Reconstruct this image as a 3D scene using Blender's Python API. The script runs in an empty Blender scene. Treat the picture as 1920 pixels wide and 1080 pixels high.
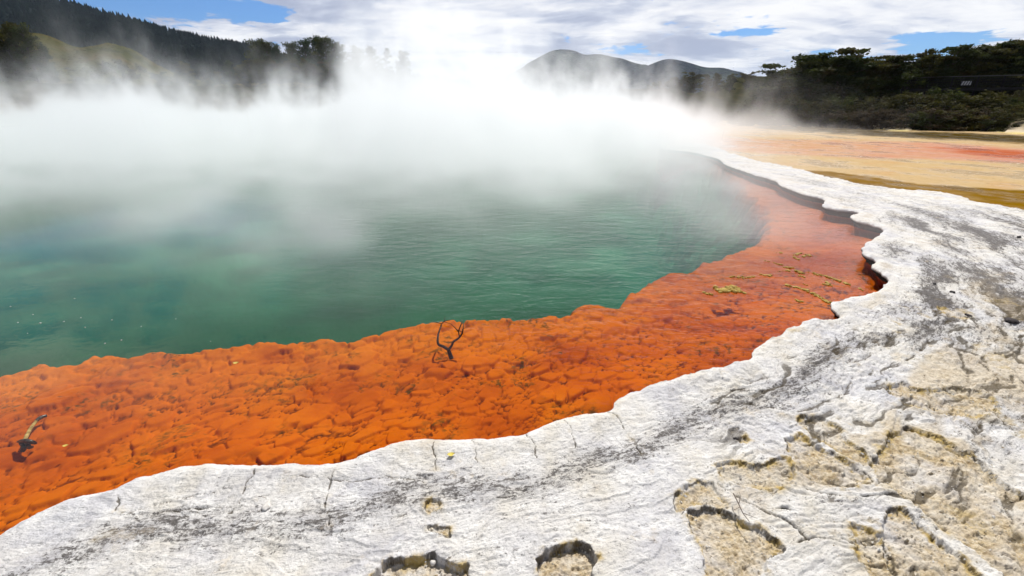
import bpy, bmesh, math, random
import numpy as np
from mathutils import Vector, Matrix
R = math.radians
scene = bpy.context.scene

# ------------------------------------------------------------------ camera
CAM_H, F, PITCH = 1.75, 853.0, R(21.56)
cam_data = bpy.data.cameras.new("camera")
cam_data.sensor_width = 36.0
cam_data.lens = 16.0
cam_data.clip_start = 0.05
cam_data.clip_end = 20000.0
camera = bpy.data.objects.new("camera", cam_data)
camera.location = (0, 0, CAM_H)
camera.rotation_euler = (R(90) - PITCH, 0, 0)
scene.collection.objects.link(camera)
scene.camera = camera

# ------------------------------------------------------------------ exposure / render settings
scene.view_settings.view_transform = 'Standard'
scene.view_settings.look = 'None'
scene.view_settings.exposure = 0.42
scene.view_settings.gamma = 1.0
scene.render.engine = 'CYCLES'
cy = scene.cycles
cy.max_bounces = 14
cy.diffuse_bounces = 3
cy.glossy_bounces = 3
cy.transmission_bounces = 4
cy.transparent_max_bounces = 16
cy.volume_bounces = 7
cy.volume_step_rate = 2.0
cy.volume_max_steps = 256
cy.sample_clamp_indirect = 6.0
cy.use_denoising = True

# ------------------------------------------------------------------ sun
SUN_EL, SUN_AZ = R(54), R(18)          # azimuth measured from +Y towards +X
sun_dir = Vector((math.sin(SUN_AZ) * math.cos(SUN_EL), math.cos(SUN_AZ) * math.cos(SUN_EL), math.sin(SUN_EL)))
sl = bpy.data.lights.new("sun", 'SUN')
sl.energy = 4.0
sl.angle = R(0.5)
sl.color = (1.0, 0.965, 0.91)
sun = bpy.data.objects.new("sun", sl)
sun.rotation_euler = sun_dir.to_track_quat('Z', 'Y').to_euler()
scene.collection.objects.link(sun)

# ------------------------------------------------------------------ node helper
class NT:
    def __init__(s, tree): s.t = tree; s.n = tree.nodes; s.l = tree.links
    def new(s, typ, **kw):
        nd = s.n.new(typ)
        for k, v in kw.items(): setattr(nd, k, v)
        return nd
    def put(s, sock, v):
        if isinstance(v, bpy.types.NodeSocket): s.l.new(v, sock)
        elif v is not None:
            if isinstance(v, (tuple, list)) and len(v) == 3 and sock.type == 'RGBA': v = (*v, 1)
            sock.default_value = v
    def m(s, op, a, b=None, c=None, clamp=False):
        nd = s.new('ShaderNodeMath', operation=op, use_clamp=clamp)
        s.put(nd.inputs[0], a); s.put(nd.inputs[1], b)
        if c is not None: s.put(nd.inputs[2], c)
        return nd.outputs[0]
    def vm(s, op, a, b=None):
        nd = s.new('ShaderNodeVectorMath', operation=op)
        s.put(nd.inputs[0], a); s.put(nd.inputs[1], b)
        return nd.outputs['Value'] if op in ('DOT_PRODUCT', 'LENGTH', 'DISTANCE') else nd.outputs[0]
    def xyz(s, v):
        nd = s.new('ShaderNodeSeparateXYZ'); s.put(nd.inputs[0], v); return nd.outputs
    def vec(s, x, y, z):
        nd = s.new('ShaderNodeCombineXYZ')
        for i, v in enumerate((x, y, z)): s.put(nd.inputs[i], v)
        return nd.outputs[0]
    def noise(s, v, scale, detail=4, rough=0.5, dist=0.0, lac=2.0, out=0):
        nd = s.new('ShaderNodeTexNoise')
        s.put(nd.inputs['Vector'], v); s.put(nd.inputs['Scale'], scale)
        s.put(nd.inputs['Detail'], detail); s.put(nd.inputs['Roughness'], rough)
        s.put(nd.inputs['Distortion'], dist); s.put(nd.inputs['Lacunarity'], lac)
        return nd.outputs[out]
    def voro(s, v, scale, feature='F1', out='Distance', rand=1.0):
        nd = s.new('ShaderNodeTexVoronoi', feature=feature)
        s.put(nd.inputs['Vector'], v); s.put(nd.inputs['Scale'], scale); s.put(nd.inputs['Randomness'], rand)
        return nd.outputs[out]
    def ramp(s, v, stops, interp='LINEAR'):
        nd = s.new('ShaderNodeValToRGB'); cr = nd.color_ramp; cr.interpolation = interp
        while len(cr.elements) < len(stops): cr.elements.new(0.5)
        for e, (p, c) in zip(cr.elements, stops):
            e.position = p; e.color = (*c, 1) if isinstance(c, (tuple, list)) else (c, c, c, 1)
        s.put(nd.inputs[0], v); return nd.outputs[0]
    def mr(s, v, a, b, c=0.0, d=1.0, smooth=True):
        nd = s.new('ShaderNodeMapRange', clamp=True)
        nd.interpolation_type = 'SMOOTHSTEP' if smooth else 'LINEAR'
        for i, x in enumerate((v, a, b, c, d)): s.put(nd.inputs[i], x)
        return nd.outputs[0]
    def mix(s, f, a, b, blend='MIX'):
        nd = s.new('ShaderNodeMix', data_type='RGBA', blend_type=blend)
        s.put(nd.inputs[0], f); s.put(nd.inputs[6], a); s.put(nd.inputs[7], b)
        return nd.outputs[2]
    def bump(s, h, strength=1.0, dist=0.01, normal=None):
        nd = s.new('ShaderNodeBump'); s.put(nd.inputs['Height'], h)
        nd.inputs['Strength'].default_value = strength; nd.inputs['Distance'].default_value = dist
        if normal is not None: s.put(nd.inputs['Normal'], normal)
        return nd.outputs[0]

def mat(name):
    m = bpy.data.materials.new(name); m.use_nodes = True
    m.node_tree.nodes.clear()
    nt = NT(m.node_tree); nt.out = nt.new('ShaderNodeOutputMaterial')
    return m, nt
def pbr(nt, col, rough=0.9, normal=None, spec=0.2, **kw):
    b = nt.new('ShaderNodeBsdfPrincipled')
    nt.put(b.inputs['Base Color'], col); nt.put(b.inputs['Roughness'], rough)
    nt.put(b.inputs['Specular IOR Level'], spec)
    if normal is not None: nt.put(b.inputs['Normal'], normal)
    for k, v in kw.items(): nt.put(b.inputs[k], v)
    nt.l.new(b.outputs[0], nt.out.inputs['Surface'])
    return b
def opos(nt):
    return nt.new('ShaderNodeNewGeometry').outputs['Position']
def attr(nt, name, out='Fac'):
    a = nt.new('ShaderNodeAttribute'); a.attribute_name = name; return a.outputs[out]

# ------------------------------------------------------------------ world: Nishita sky with a broken cloud deck
world = bpy.data.worlds.new("World"); scene.world = world; world.use_nodes = True
w = NT(world.node_tree); w.n.clear()
wout = w.new('ShaderNodeOutputWorld')
sky = w.new('ShaderNodeTexSky', sky_type='NISHITA')
sky.sun_disc = False; sky.sun_elevation = SUN_EL; sky.sun_rotation = SUN_AZ
sky.air_density = 1.0; sky.dust_density = 0.4; sky.ozone_density = 2.5
gen = w.new('ShaderNodeTexCoord').outputs['Generated']
gx, gy, gz = w.xyz(gen)
zz = w.m('ADD', w.m('MAXIMUM', gz, 0.0), 0.10)
px, py = w.m('DIVIDE', gx, zz), w.m('DIVIDE', gy, zz)
pp = w.vec(w.m('MULTIPLY', px, 0.75), py, 3.1)
warp = w.noise(pp, 0.55, 4, 0.55, out=1)
pw = w.vm('ADD', pp, w.vm('MULTIPLY', w.vm('SUBTRACT', warp, (0.5, 0.5, 0.5)), (1.1, 1.1, 0)))
n1 = w.noise(pw, 0.42, 8, 0.6)
n2 = w.noise(w.vm('ADD', pw, (0.22, 0.3, 0)), 0.42, 6, 0.6)
def blob(u, v, ru, rv):           # angular patch where the blue shows through
    d = Vector((u - 960, F * math.cos(PITCH) + (540 - v) * math.sin(PITCH), -F * math.sin(PITCH) + (540 - v) * math.cos(PITCH)))
    d.normalize(); az, el = math.atan2(d.x, d.y), math.asin(d.z)
    a = w.m('DIVIDE', w.m('SUBTRACT', w.m('ARCTAN2', gx, gy), az), ru)
    e = w.m('DIVIDE', w.m('SUBTRACT', w.m('ARCSINE', gz), el), rv)
    return w.m('EXPONENT', w.m('MULTIPLY', w.m('ADD', w.m('MULTIPLY', a, a), w.m('MULTIPLY', e, e)), -1.0))
holes = w.m('ADD', w.m('MULTIPLY', blob(220, -25, 0.27, 0.062), 0.78), w.m('MULTIPLY', blob(500, 24, 0.04, 0.02), 0.45))
holes = w.m('ADD', holes, w.m('MULTIPLY', blob(1755, 78, 0.055, 0.015), 0.60))
holes = w.m('ADD', holes, w.m('MULTIPLY', blob(1190, 90, 0.06, 0.011), 0.40))
holes = w.m('ADD', holes, w.m('MULTIPLY', blob(1390, 62, 0.06, 0.008), 0.35))
holes = w.m('ADD', holes, w.m('MULTIPLY', blob(535, 92, 0.03, 0.015), 0.24))
fill = w.m('MULTIPLY', blob(430, 60, 0.20, 0.028), 0.30)
fill = w.m('ADD', fill, w.m('MULTIPLY', blob(480, -8, 0.07, 0.016), 0.4))
puff = w.m('MULTIPLY', w.m('SUBTRACT', w.noise(pw, 1.9, 7, 0.60), 0.5), 1.1)
cov = w.m('ADD', w.m('SUBTRACT', w.m('ADD', w.m('ADD', w.m('MULTIPLY', w.m('SUBTRACT', n1, 0.5), 2.0), w.m('ADD', puff, w.m('MULTIPLY', w.m('SUBTRACT', w.noise(w.vec(w.m('MULTIPLY', px, 1.0), w.m('MULTIPLY', py, 0.8), 7.0), 6.5, 6, 0.60, 0.3), 0.5), 0.95))), 0.80), holes), fill)
cmask = w.mr(cov, 0.44, 0.60)
shade = w.m('SUBTRACT', n1, n2)
tone = w.mr(w.m('ADD', w.m('MULTIPLY', shade, 2.8), w.m('MULTIPLY', w.noise(pw, 1.5, 7, 0.62), 1.5)), 0.42, 1.12)
ccol = w.ramp(tone, [(0.0, (0.32, 0.35, 0.46)), (0.35, (0.46, 0.49, 0.58)), (0.62, (0.62, 0.63, 0.68)), (1.0, (0.80, 0.79, 0.785))])
skyc = w.mix(1.0, sky.outputs[0], (0.028, 0.050, 0.080), 'MULTIPLY')
skymix = w.mix(cmask, skyc, ccol)
overhead_dim = w.mr(gz, 0.30, 0.64, 1.0, 0.38)          # sky above the view dimmed to cut ambient light and water reflections
skymix = w.vm('MULTIPLY', skymix, w.vec(overhead_dim, overhead_dim, overhead_dim))
bg = w.new('ShaderNodeBackground')
w.put(bg.inputs[0], skymix)
bg.inputs[1].default_value = 1.0
w.l.new(bg.outputs[0], wout.inputs[0])

# ------------------------------------------------------------------ numpy noise
_rng = np.random.RandomState(7)
_PERM = np.concatenate([_rng.permutation(4096)] * 2).astype(np.int32)
_GA = _rng.rand(4096) * 2 * np.pi
_GX, _GY = np.cos(_GA).astype(np.float32), np.sin(_GA).astype(np.float32)
_RV = _rng.rand(4096, 3).astype(np.float32)
def _h(ix, iy, seed): return _PERM[(_PERM[(ix + seed * 131) & 4095] + iy) & 4095]
def gn(x, y, seed=0):
    x = np.asarray(x, np.float32); y = np.asarray(y, np.float32)
    x0 = np.floor(x); y0 = np.floor(y); ix = x0.astype(np.int32); iy = y0.astype(np.int32)
    fx = x - x0; fy = y - y0
    u = fx * fx * fx * (fx * (fx * 6 - 15) + 10); v = fy * fy * fy * (fy * (fy * 6 - 15) + 10)
    def g(dx, dy):
        k = _h(ix + dx, iy + dy, seed); return _GX[k] * (fx - dx) + _GY[k] * (fy - dy)
    a = g(0, 0); b = g(1, 0); c = g(0, 1); d = g(1, 1)
    return (a + (b - a) * u + (c - a) * v + (a - b - c + d) * u * v) * 1.5
def fbm(x, y, octv=5, rough=0.5, seed=0, ridged=False):
    s = 0; a = 1.0; t = 0
    for i in range(octv):
        n = gn(x * 2 ** i + 17.3 * i, y * 2 ** i - 9.1 * i, seed + i)
        s = s + a * ((1 - 2 * np.abs(n)) if ridged else n); t += a; a *= rough
    return s / t
def voronoi(x, y, seed=0):
    x = np.asarray(x, np.float32); y = np.asarray(y, np.float32)
    ix = np.floor(x).astype(np.int32); iy = np.floor(y).astype(np.int32)
    f1 = np.full(x.shape, 9, np.float32); f2 = f1.copy(); cr = np.zeros(x.shape, np.float32)
    for dx in (-1, 0, 1):
        for dy in (-1, 0, 1):
            k = _h(ix + dx, iy + dy, seed)
            d = np.hypot(ix + dx + _RV[k, 0] - x, iy + dy + _RV[k, 1] - y)
            c = d < f1
            f2 = np.where(c, f1, np.minimum(f2, d)); cr = np.where(c, _RV[k, 2], cr); f1 = np.where(c, d, f1)
    return f1, f2, cr
def sm(x, a, b):
    t = np.clip((x - a) / (b - a), 0, 1); return t * t * (3 - 2 * t)

# ------------------------------------------------------------------ tracing helpers: picture points -> world points on a level plane / at a depth
def unproj(u, v, z):
    u = np.asarray(u, float); v = np.asarray(v, float)
    dy = F * math.cos(PITCH) + (540 - v) * math.sin(PITCH)
    dz = -F * math.sin(PITCH) + (540 - v) * math.cos(PITCH)
    t = (z - CAM_H) / dz
    return (u - 960) * t, dy * t
def at_depth(u, v, Y):
    dy = F * math.cos(PITCH) + (540 - v) * math.sin(PITCH)
    dz = -F * math.sin(PITCH) + (540 - v) * math.cos(PITCH)
    t = Y / dy
    return (u - 960) * t, Y, CAM_H + dz * t
def trace(pts, z):
    a = np.array(pts, float); x, y = unproj(a[:, 0], a[:, 1], z); return np.stack([x, y], 1)
def catmull(P, n=6, closed=False):
    P = np.asarray(P, float); out = []
    N = len(P)
    for i in range(N - 1):
        p0 = P[max(i - 1, 0)]; p1 = P[i]; p2 = P[i + 1]; p3 = P[min(i + 2, N - 1)]
        for k in range(n):
            t = k / n
            out.append(0.5 * ((2 * p1) + (-p0 + p2) * t + (2 * p0 - 5 * p1 + 4 * p2 - p3) * t * t + (-p0 + 3 * p1 - 3 * p2 + p3) * t ** 3))
    out.append(P[-1]); return np.array(out)
def resample(P, maxseg):
    out = [P[0]]
    for a, b in zip(P[:-1], P[1:]):
        L = np.hypot(*(b - a)); k = max(1, int(math.ceil(L / maxseg(0.5 * (a + b)))))
        for j in range(1, k + 1): out.append(a + (b - a) * j / k)
    return np.array(out)
def inside(P, x, y):
    """even-odd test of points against a closed polygon"""
    c = np.zeros(x.shape, bool); n = len(P)
    for i in range(n):
        x1, y1 = P[i]; x2, y2 = P[(i + 1) % n]
        if y1 == y2: continue
        lo, hi = (y1, y2) if y1 < y2 else (y2, y1)
        s = (y > lo) & (y <= hi)
        if not s.any(): continue
        xi = x1 + (y[s] - y1) * (x2 - x1) / (y2 - y1)
        c[s] ^= x[s] < xi
    return c
def pdist(P, x, y, closed=True, full=False):
    """distance (and nearest point) of points to a polyline"""
    P = np.asarray(P, np.float32); A = P if closed else P[:-1]; B = np.roll(P, -1, 0) if closed else P[1:]
    n = x.size; X = x.ravel().astype(np.float32); Y = y.ravel().astype(np.float32)
    best = np.empty(n, np.float32); bx = np.empty(n, np.float32); by = np.empty(n, np.float32); bi = np.empty(n, np.float32)
    D = B - A; L2 = np.maximum((D ** 2).sum(1), 1e-12)
    ch = 20000
    for s in range(0, n, ch):
        qx = X[s:s + ch, None]; qy = Y[s:s + ch, None]
        t = np.clip(((qx - A[None, :, 0]) * D[None, :, 0] + (qy - A[None, :, 1]) * D[None, :, 1]) / L2, 0, 1)
        cx = A[None, :, 0] + t * D[None, :, 0]; cyy = A[None, :, 1] + t * D[None, :, 1]
        d = (cx - qx) ** 2 + (cyy - qy) ** 2
        k = d.argmin(1); r = np.arange(len(k))
        best[s:s + ch] = np.sqrt(d[r, k])
        if full: bx[s:s + ch] = cx[r, k]; by[s:s + ch] = cyy[r, k]; bi[s:s + ch] = k + t[r, k]
    if full: return best.reshape(x.shape), bx.reshape(x.shape), by.reshape(x.shape), bi.reshape(x.shape)
    return best.reshape(x.shape)

def mesh_np(name, V, Fq, smooth=True, material=None, attrs=None, kind=None, parent=None, link=True):
    me = bpy.data.meshes.new(name)
    V = np.asarray(V, np.float32); Fq = np.asarray(Fq, np.int32); k = Fq.shape[1]
    me.vertices.add(len(V)); me.vertices.foreach_set('co', V.ravel())
    me.loops.add(Fq.size); me.loops.foreach_set('vertex_index', Fq.ravel())
    me.polygons.add(len(Fq)); me.polygons.foreach_set('loop_start', np.arange(0, Fq.size, k, dtype=np.int32))
    me.polygons.foreach_set('loop_total', np.full(len(Fq), k, np.int32))
    me.polygons.foreach_set('use_smooth', np.full(len(Fq), smooth, bool))
    for nm, arr in (attrs or {}).items():
        arr = np.asarray(arr, np.float32)
        if arr.ndim == 1:
            a = me.attributes.new(nm, 'FLOAT', 'POINT'); a.data.foreach_set('value', arr)
        else:
            if arr.shape[1] == 3: arr = np.concatenate([arr, np.ones((len(arr), 1), np.float32)], 1)
            a = me.attributes.new(nm, 'FLOAT_COLOR', 'POINT'); a.data.foreach_set('color', arr.ravel())
    if material: me.materials.append(material)
    me.update(calc_edges=True); me.validate()
    if not link: return me
    o = bpy.data.objects.new(name, me); scene.collection.objects.link(o)
    if kind: o['kind'] = kind
    if parent: o.parent = parent
    return o
def tag(o, label=None, cat=None, group=None, kind=None):
    if label: o['label'] = label
    if cat: o['category'] = cat
    if group: o['group'] = group
    if kind: o['kind'] = kind
    return o
# ================================================================== pool outline and shelf lip (traced, then placed on the ground)
def base_h(x, y):
    return 0.05 + 0.085 * sm(np.asarray(y, float), 2.0, 4.6)
def trace_g(pts):
    a = np.array(pts, float); z = 0.10
    for _ in range(6):
        x, y = unproj(a[:, 0], a[:, 1], z); z = base_h(x, y)
    return np.stack([x, y], 1)
RIM_PX = [(-900, 1230), (-420, 1150), (-150, 1065), (0, 1000), (60, 964), (100, 945), (160, 926), (215, 915), (265, 893), (330, 880),
    (400, 872), (480, 873), (560, 870), (640, 868), (690, 848), (740, 830), (800, 823), (860, 824), (920, 820), (985, 814),
    (1040, 790), (1090, 779), (1140, 772), (1158, 752), (1190, 735), (1250, 712), (1320, 695), (1380, 681), (1408, 671),
    (1416, 654), (1450, 632), (1480, 615), (1520, 603), (1566, 597), (1563, 572), (1585, 563), (1612, 553), (1642, 547),
    (1667, 527), (1654, 511), (1637, 497), (1640, 486), (1617, 472), (1626, 455), (1645, 441), (1657, 430), (1640, 422), (1604, 413),
    (1596, 406), (1612, 399), (1572, 394), (1541, 386), (1546, 373), (1500, 362), (1462, 346), (1455, 339), (1410, 326),
    (1385, 317), (1360, 308), (1350, 300), (1330, 292), (1290, 284), (1236, 277)]
rim_c = trace_g(RIM_PX)
FAR = np.array([(8.3, 25.5), (9.5, 28), (13, 33), (14, 40), (9, 47), (0, 51), (-12, 53), (-26, 52), (-38, 46), (-46, 34), (-44, 18), (-30, 6), (-16, 0.2), (-8, -1.0)])
rim = catmull(np.vstack([rim_c, FAR]), 5)
rim = resample(rim, lambda c: max(0.02, 0.010 * np.hypot(*c)))
_d = np.hypot(rim[:, 0], rim[:, 1]); _a = np.minimum(0.012 * _d, 0.06)
_jx = fbm(rim[:, 0] * 5, rim[:, 1] * 5, 4, 0.6, 3) * _a; _jy = fbm(rim[:, 0] * 5, rim[:, 1] * 5, 4, 0.6, 9) * _a
rim = rim + np.stack([_jx, _jy], 1)
LIP_PX = [(-900, 800), (-400, 745), (-120, 715), (0, 703), (60, 689), (110, 688), (140, 684), (170, 672), (220, 671), (262, 668), (300, 663), (350, 666), (380, 658),
    (440, 653), (480, 646), (530, 651), (560, 644), (610, 641), (650, 646), (690, 634), (740, 622), (790, 611), (830, 607), (880, 609),
    (930, 602), (970, 603), (1010, 597), (1060, 594), (1100, 575), (1140, 574), (1160, 578), (1190, 556), (1232, 527), (1290, 512), (1340, 490),
    (1400, 470), (1442, 448), (1446, 420), (1424, 390), (1395, 360), (1362, 333), (1330, 310), (1290, 296), (1250, 288)]
lip = trace(LIP_PX, -0.22)
lip = np.vstack([lip, [(7.5, 27), (11, 33), (12, 39), (7, 45.5), (0, 49), (-12, 51.5), (-26, 50), (-37, 44), (-44, 33), (-42, 19), (-30, 9)]])
lip = resample(catmull(lip, 4), lambda c: max(0.06, 0.02 * np.hypot(*c)))

# sinter / palette border and far right shore
SB_PX = [(1234, 276), (1262, 271), (1312, 268), (1350, 278), (1399, 296), (1470, 311), (1537, 328), (1590, 339), (1650, 349), (1710, 355), (1762, 361), (1837, 376), (1920, 392), (2300, 470), (3000, 600)]
sb = resample(catmull(trace(SB_PX, 0.13), 4), lambda c: 0.3)
SHORE_PX = [(1270, 231), (1350, 232), (1430, 233), (1500, 230), (1560, 233), (1640, 240), (1700, 243), (1750, 239), (1850, 243), (1920, 249), (2300, 266), (3200, 300)]
shore = catmull(trace(SHORE_PX, 0.10), 4)
PC = (-2.0, 9.5)                       # the strata of the terrace run in arcs round the pool

def poly_ccw(P):
    return P
# palette region: right of sinter border, this side of the far shore
palette_poly = np.vstack([sb, [(60, 4)], shore[::-1], [(9.5, 28)]])

# eroded hollows with sandy floors (picture outlines)
HOLLOWS = [
    ([(1338, 872), (1368, 862), (1412, 876), (1440, 866), (1474, 861), (1492, 880), (1486, 905), (1455, 920), (1420, 915), (1385, 905), (1350, 893)], 0.016),
    ([(1472, 824), (1500, 818), (1530, 838), (1560, 850), (1600, 872), (1625, 895), (1600, 918), (1560, 915), (1525, 900), (1490, 880), (1478, 850)], 0.018),
    ([(1496, 783), (1540, 786), (1575, 805), (1590, 830), (1620, 852), (1640, 880), (1600, 868), (1560, 845), (1520, 815), (1500, 800)], 0.014),
    ([(1700, 802), (1745, 815), (1790, 842), (1840, 868), (1870, 895), (1925, 930), (2050, 1010), (2080, 1120), (1900, 1110), (1830, 1040), (1760, 985), (1700, 935), (1650, 900), (1630, 870), (1650, 840), (1672, 815)], 0.018),
    ([(1286, 955), (1325, 950), (1365, 960), (1390, 975), (1430, 992), (1462, 1010), (1470, 1030), (1440, 1045), (1410, 1120), (1330, 1120), (1320, 1040), (1300, 1000)], 0.022),
    ([(1262, 930), (1300, 905), (1335, 905), (1352, 930), (1378, 945), (1360, 956), (1322, 946), (1290, 950), (1278, 965), (1265, 950)], 0.008),
    ([(1660, 958), (1690, 955), (1730, 988), (1770, 1024), (1800, 1050), (1860, 1120), (1700, 1120), (1660, 1050), (1650, 1000)], 0.02),
    ([(1600, 985), (1640, 995), (1670, 1040), (1690, 1090), (1640, 1090), (1600, 1030)], 0.012),
    ([(1657, 728), (1690, 720), (1705, 735), (1750, 737), (1800, 732), (1835, 740), (1870, 762), (1860, 780), (1800, 785), (1740, 775), (1690, 762), (1665, 745)], 0.016),
    ([(1010, 1058), (1022, 1033), (1050, 1022), (1085, 1018), (1108, 1030), (1122, 1050), (1112, 1072), (1105, 1120), (1015, 1120)], 0.045),
    ([(695, 1078), (728, 1050), (770, 1045), (815, 1037), (838, 1050), (852, 1066), (876, 1062), (885, 1080), (870, 1130), (690, 1130)], 0.035),
    ([(796, 945), (806, 937), (820, 936), (827, 945), (822, 957), (808, 961), (798, 956)], 0.018),
    ([(800, 985), (820, 988), (842, 995), (840, 1006), (820, 1002), (803, 995)], 0.006),
    ([(1760, 575), (1800, 580), (1825, 592), (1800, 598), (1765, 590)], 0.01),
    ([(1380, 820), (1398, 816), (1405, 826), (1390, 830)], 0.02),
]
CRACKS = [([(482, 874), (470, 900), (452, 930), (432, 962)], .010, .012), ([(642, 868), (620, 905), (612, 950), (618, 985)], .010, .012),
    ([(212, 916), (222, 940), (225, 965)], .006, .008), ([(812, 824), (814, 850), (818, 880)], .005, .007), ([(884, 822), (892, 850), (898, 868)], .006, .008),
    ([(990, 815), (1000, 845), (1010, 862)], .006, .008), ([(1142, 772), (1160, 795), (1185, 822), (1203, 850)], .009, .012), ([(1058, 790), (1075, 815), (1080, 840)], .004, .006),
    ([(1700, 801), (1745, 820), (1790, 848), (1840, 874), (1870, 897), (1925, 932), (1990, 970)], .014, .02),
    ([(1600, 870), (1628, 893), (1650, 910), (1700, 932), (1740, 945)], .010, .012), ([(1350, 905), (1385, 935), (1420, 950), (1455, 968), (1500, 985)], .012, .02),
    ([(1455, 950), (1480, 955), (1500, 985), (1512, 1005)], .010, .014), ([(1730, 960), (1790, 988), (1850, 1022), (1925, 1065)], .008, .014),
    ([(1480, 1020), (1530, 1005), (1570, 1005), (1600, 1025), (1640, 1050)], .008, .014), ([(1560, 610), (1600, 612), (1640, 616)], .007, .01),
    ([(560, 893), (640, 905), (700, 900), (740, 892), (790, 902)], .006, .008), ([(700, 985), (750, 968), (760, 965)], .004, .006),
    ([(1660, 735), (1700, 760), (1745, 770)], .008, .012), ([(1500, 905), (1550, 930), (1600, 935)], .007, .01), ([(1755, 730), (1850, 770), (1925, 830)], .008, .014),
    ([(1750, 770), (1830, 810), (1925, 860)], .008, .012), ([(1640, 540), (1760, 560), (1925, 600)], .006, .01),
    ([(240, 960), (330, 940), (400, 925)], .006, .010), ([(180, 1010), (300, 965), (450, 950)], .007, .012)]

def polar_grid(az, rr):
    A, Rr = np.meshgrid(az, rr)          # rows = rings
    return np.sin(A) * Rr, np.cos(A) * Rr
def grid_faces(nr, nc):
    i = np.arange(nr * nc, dtype=np.int32).reshape(nr, nc)
    return np.stack([i[:-1, :-1], i[:-1, 1:], i[1:, 1:], i[1:, :-1]], -1).reshape(-1, 4)

AZ = np.concatenate([np.radians(np.arange(-180, -62, 4)), np.radians(np.linspace(-61, 61, 1150)), np.radians(np.arange(64, 180.1, 4))])
dep = np.radians(np.linspace(60, 1.75, 760))
RR = np.concatenate([[0.02, 0.5], (CAM_H - 0.07) / np.tan(dep), np.geomspace(57.5, 150, 60), np.geomspace(160, 9000, 34)])
GX, GY = polar_grid(AZ, RR)
nr, nc = GX.shape
x = GX.ravel(); y = GY.ravel()
r0 = np.hypot(x, y)
near = (r0 < 75)
inp = np.zeros(x.shape, bool); inp[near] = inside(rim, x[near], y[near])
dr = np.full(x.shape, 99.0, np.float32); nx_ = x.astype(np.float32); ny_ = y.astype(np.float32)
cand = near & (r0 < 60)
a_, b_, c_, _ = pdist(rim, x[cand], y[cand], True, True)
dr[cand] = a_; nx_[cand] = b_; ny_[cand] = c_
drs = np.where(inp, -dr, dr)             # + outside the pool
# snap grid points just around the rim onto the rim so the edge is clean
cell = np.maximum(0.003, 0.0022 * r0 + 0.0006 * r0 * r0)
F4 = grid_faces(nr, nc)
keepf = ~inp[F4].all(1)
# vertices inside the pool that belong to kept faces are moved onto the rim
used = np.zeros(x.shape, bool); used[F4[keepf].ravel()] = True
mv = used & inp
x[mv] = nx_[mv]; y[mv] = ny_[mv]; drs[mv] = 0

# ---- heights
vis = (r0 < 30) & used
px_, py_ = x[vis], y[vis]
rp = np.hypot(px_ - PC[0], py_ - PC[1]); th = np.arctan2(px_ - PC[0], -(py_ - PC[1])) * 8.0
wx = fbm(px_ * 1.3, py_ * 1.3, 4, 0.55, 31); wy = fbm(px_ * 1.3, py_ * 1.3, 4, 0.55, 41)
rw = rp + 0.22 * wx; tw = th + 0.4 * wy
d = drs[vis]
h = 0.030 * fbm(px_ * 0.55, py_ * 0.55, 3, 0.5, 50)
h += 0.008 * fbm(tw * 1.2, rw * 4.5, 5, 0.55, 51)
h += 0.0045 * np.abs(fbm(tw * 5, rw * 13, 5, 0.65, 58)) * 2
lay = fbm(tw * 0.8, rw * 3.2, 5, 0.55, 52) * 4.5
fl = np.floor(lay); fr = lay - fl
h += 0.0055 * (fl + sm(fr, 0.0, 0.08)) * sm(d, 0.05, 0.3)      # thin crusts flaking in steps
h += 0.0035 * fbm(px_ * 18, py_ * 18, 4, 0.65, 53)
h += 0.004 * fbm(tw * 6, rw * 22, 4, 0.6, 57) * sm(d, 0.02, 0.2)
# rounded scalloped rim with short ribs across it
rib = np.abs(np.sin(th * 5.3 + 1.2 * wx * 3)) ** 0.6
h += 0.020 * np.exp(-((d - 0.06) / 0.08) ** 2) * (0.25 + 0.75 * rib) - 0.014 * sm(-d, -0.05, 0.0)
rough_zone = sm(px_ + 0.35 * (py_ - 1.5), 0.9, 1.7) * (1 - sm(py_, 3.2, 5.0))
# distances to hollows and cracks
soil = np.zeros(px_.shape, np.float32); stain = soil.copy(); crack_shade = soil.copy(); hollow = soil.copy()
nz = fbm(px_ * 9, py_ * 9, 4, 0.6, 61)
pf1, pf2, pcr = voronoi(px_ * 42 + 2 * wx, py_ * 42, 68); pitv = sm(0.34 - pf1, 0.0, 0.2) * (pcr > 0.35)
nz3 = fbm(px_ * 28, py_ * 28, 4, 0.6, 64)
nz2 = fbm(px_ * 6, py_ * 6, 3, 0.6, 66)
crumb = fbm(px_ * 30, py_ * 30, 4, 0.7, 71)
for pts, dp in HOLLOWS:
    P = trace_g(pts); cx, cy_ = P.mean(0); ext = np.hypot(*(P - [cx, cy_]).T).max() + 0.25
    s = np.hypot(px_ - cx, py_ - cy_) < ext
    if not s.any(): continue
    Pc = resample(np.vstack([P, P[:1]]), lambda c: 0.03)
    dd = pdist(Pc, px_[s], py_[s]); ins = inside(P, px_[s], py_[s]); sd = np.where(ins, dd, -dd) + (0.030 * nz[s] + 0.014 * nz3[s]) * min(1, ext * 2.5)
    k = sm(sd, -0.002, 0.004)
    h[s] -= dp * k
    h[s] += k * (0.009 * crumb[s] + dp * 0.45 * sm(sd, 0.02, 0.18) - 0.006 * pitv[s])
    soil[s] = np.maximum(soil[s], sm(sd, 0.0, 0.02)); hollow[s] = np.maximum(hollow[s], k)
    stain[s] = np.maximum(stain[s], np.exp(-((sd - 0.005) / 0.02) ** 2))
    h[s] += 0.004 * np.exp(-((sd + 0.012) / 0.012) ** 2)
    crack_shade[s] = np.maximum(crack_shade[s], 0.9 * np.exp(-((sd - 0.001) / 0.006) ** 2) * sm(nz2[s], -0.25, 0.15))  # dark line painted along hollow edges: crevice dirt and shade together
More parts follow.
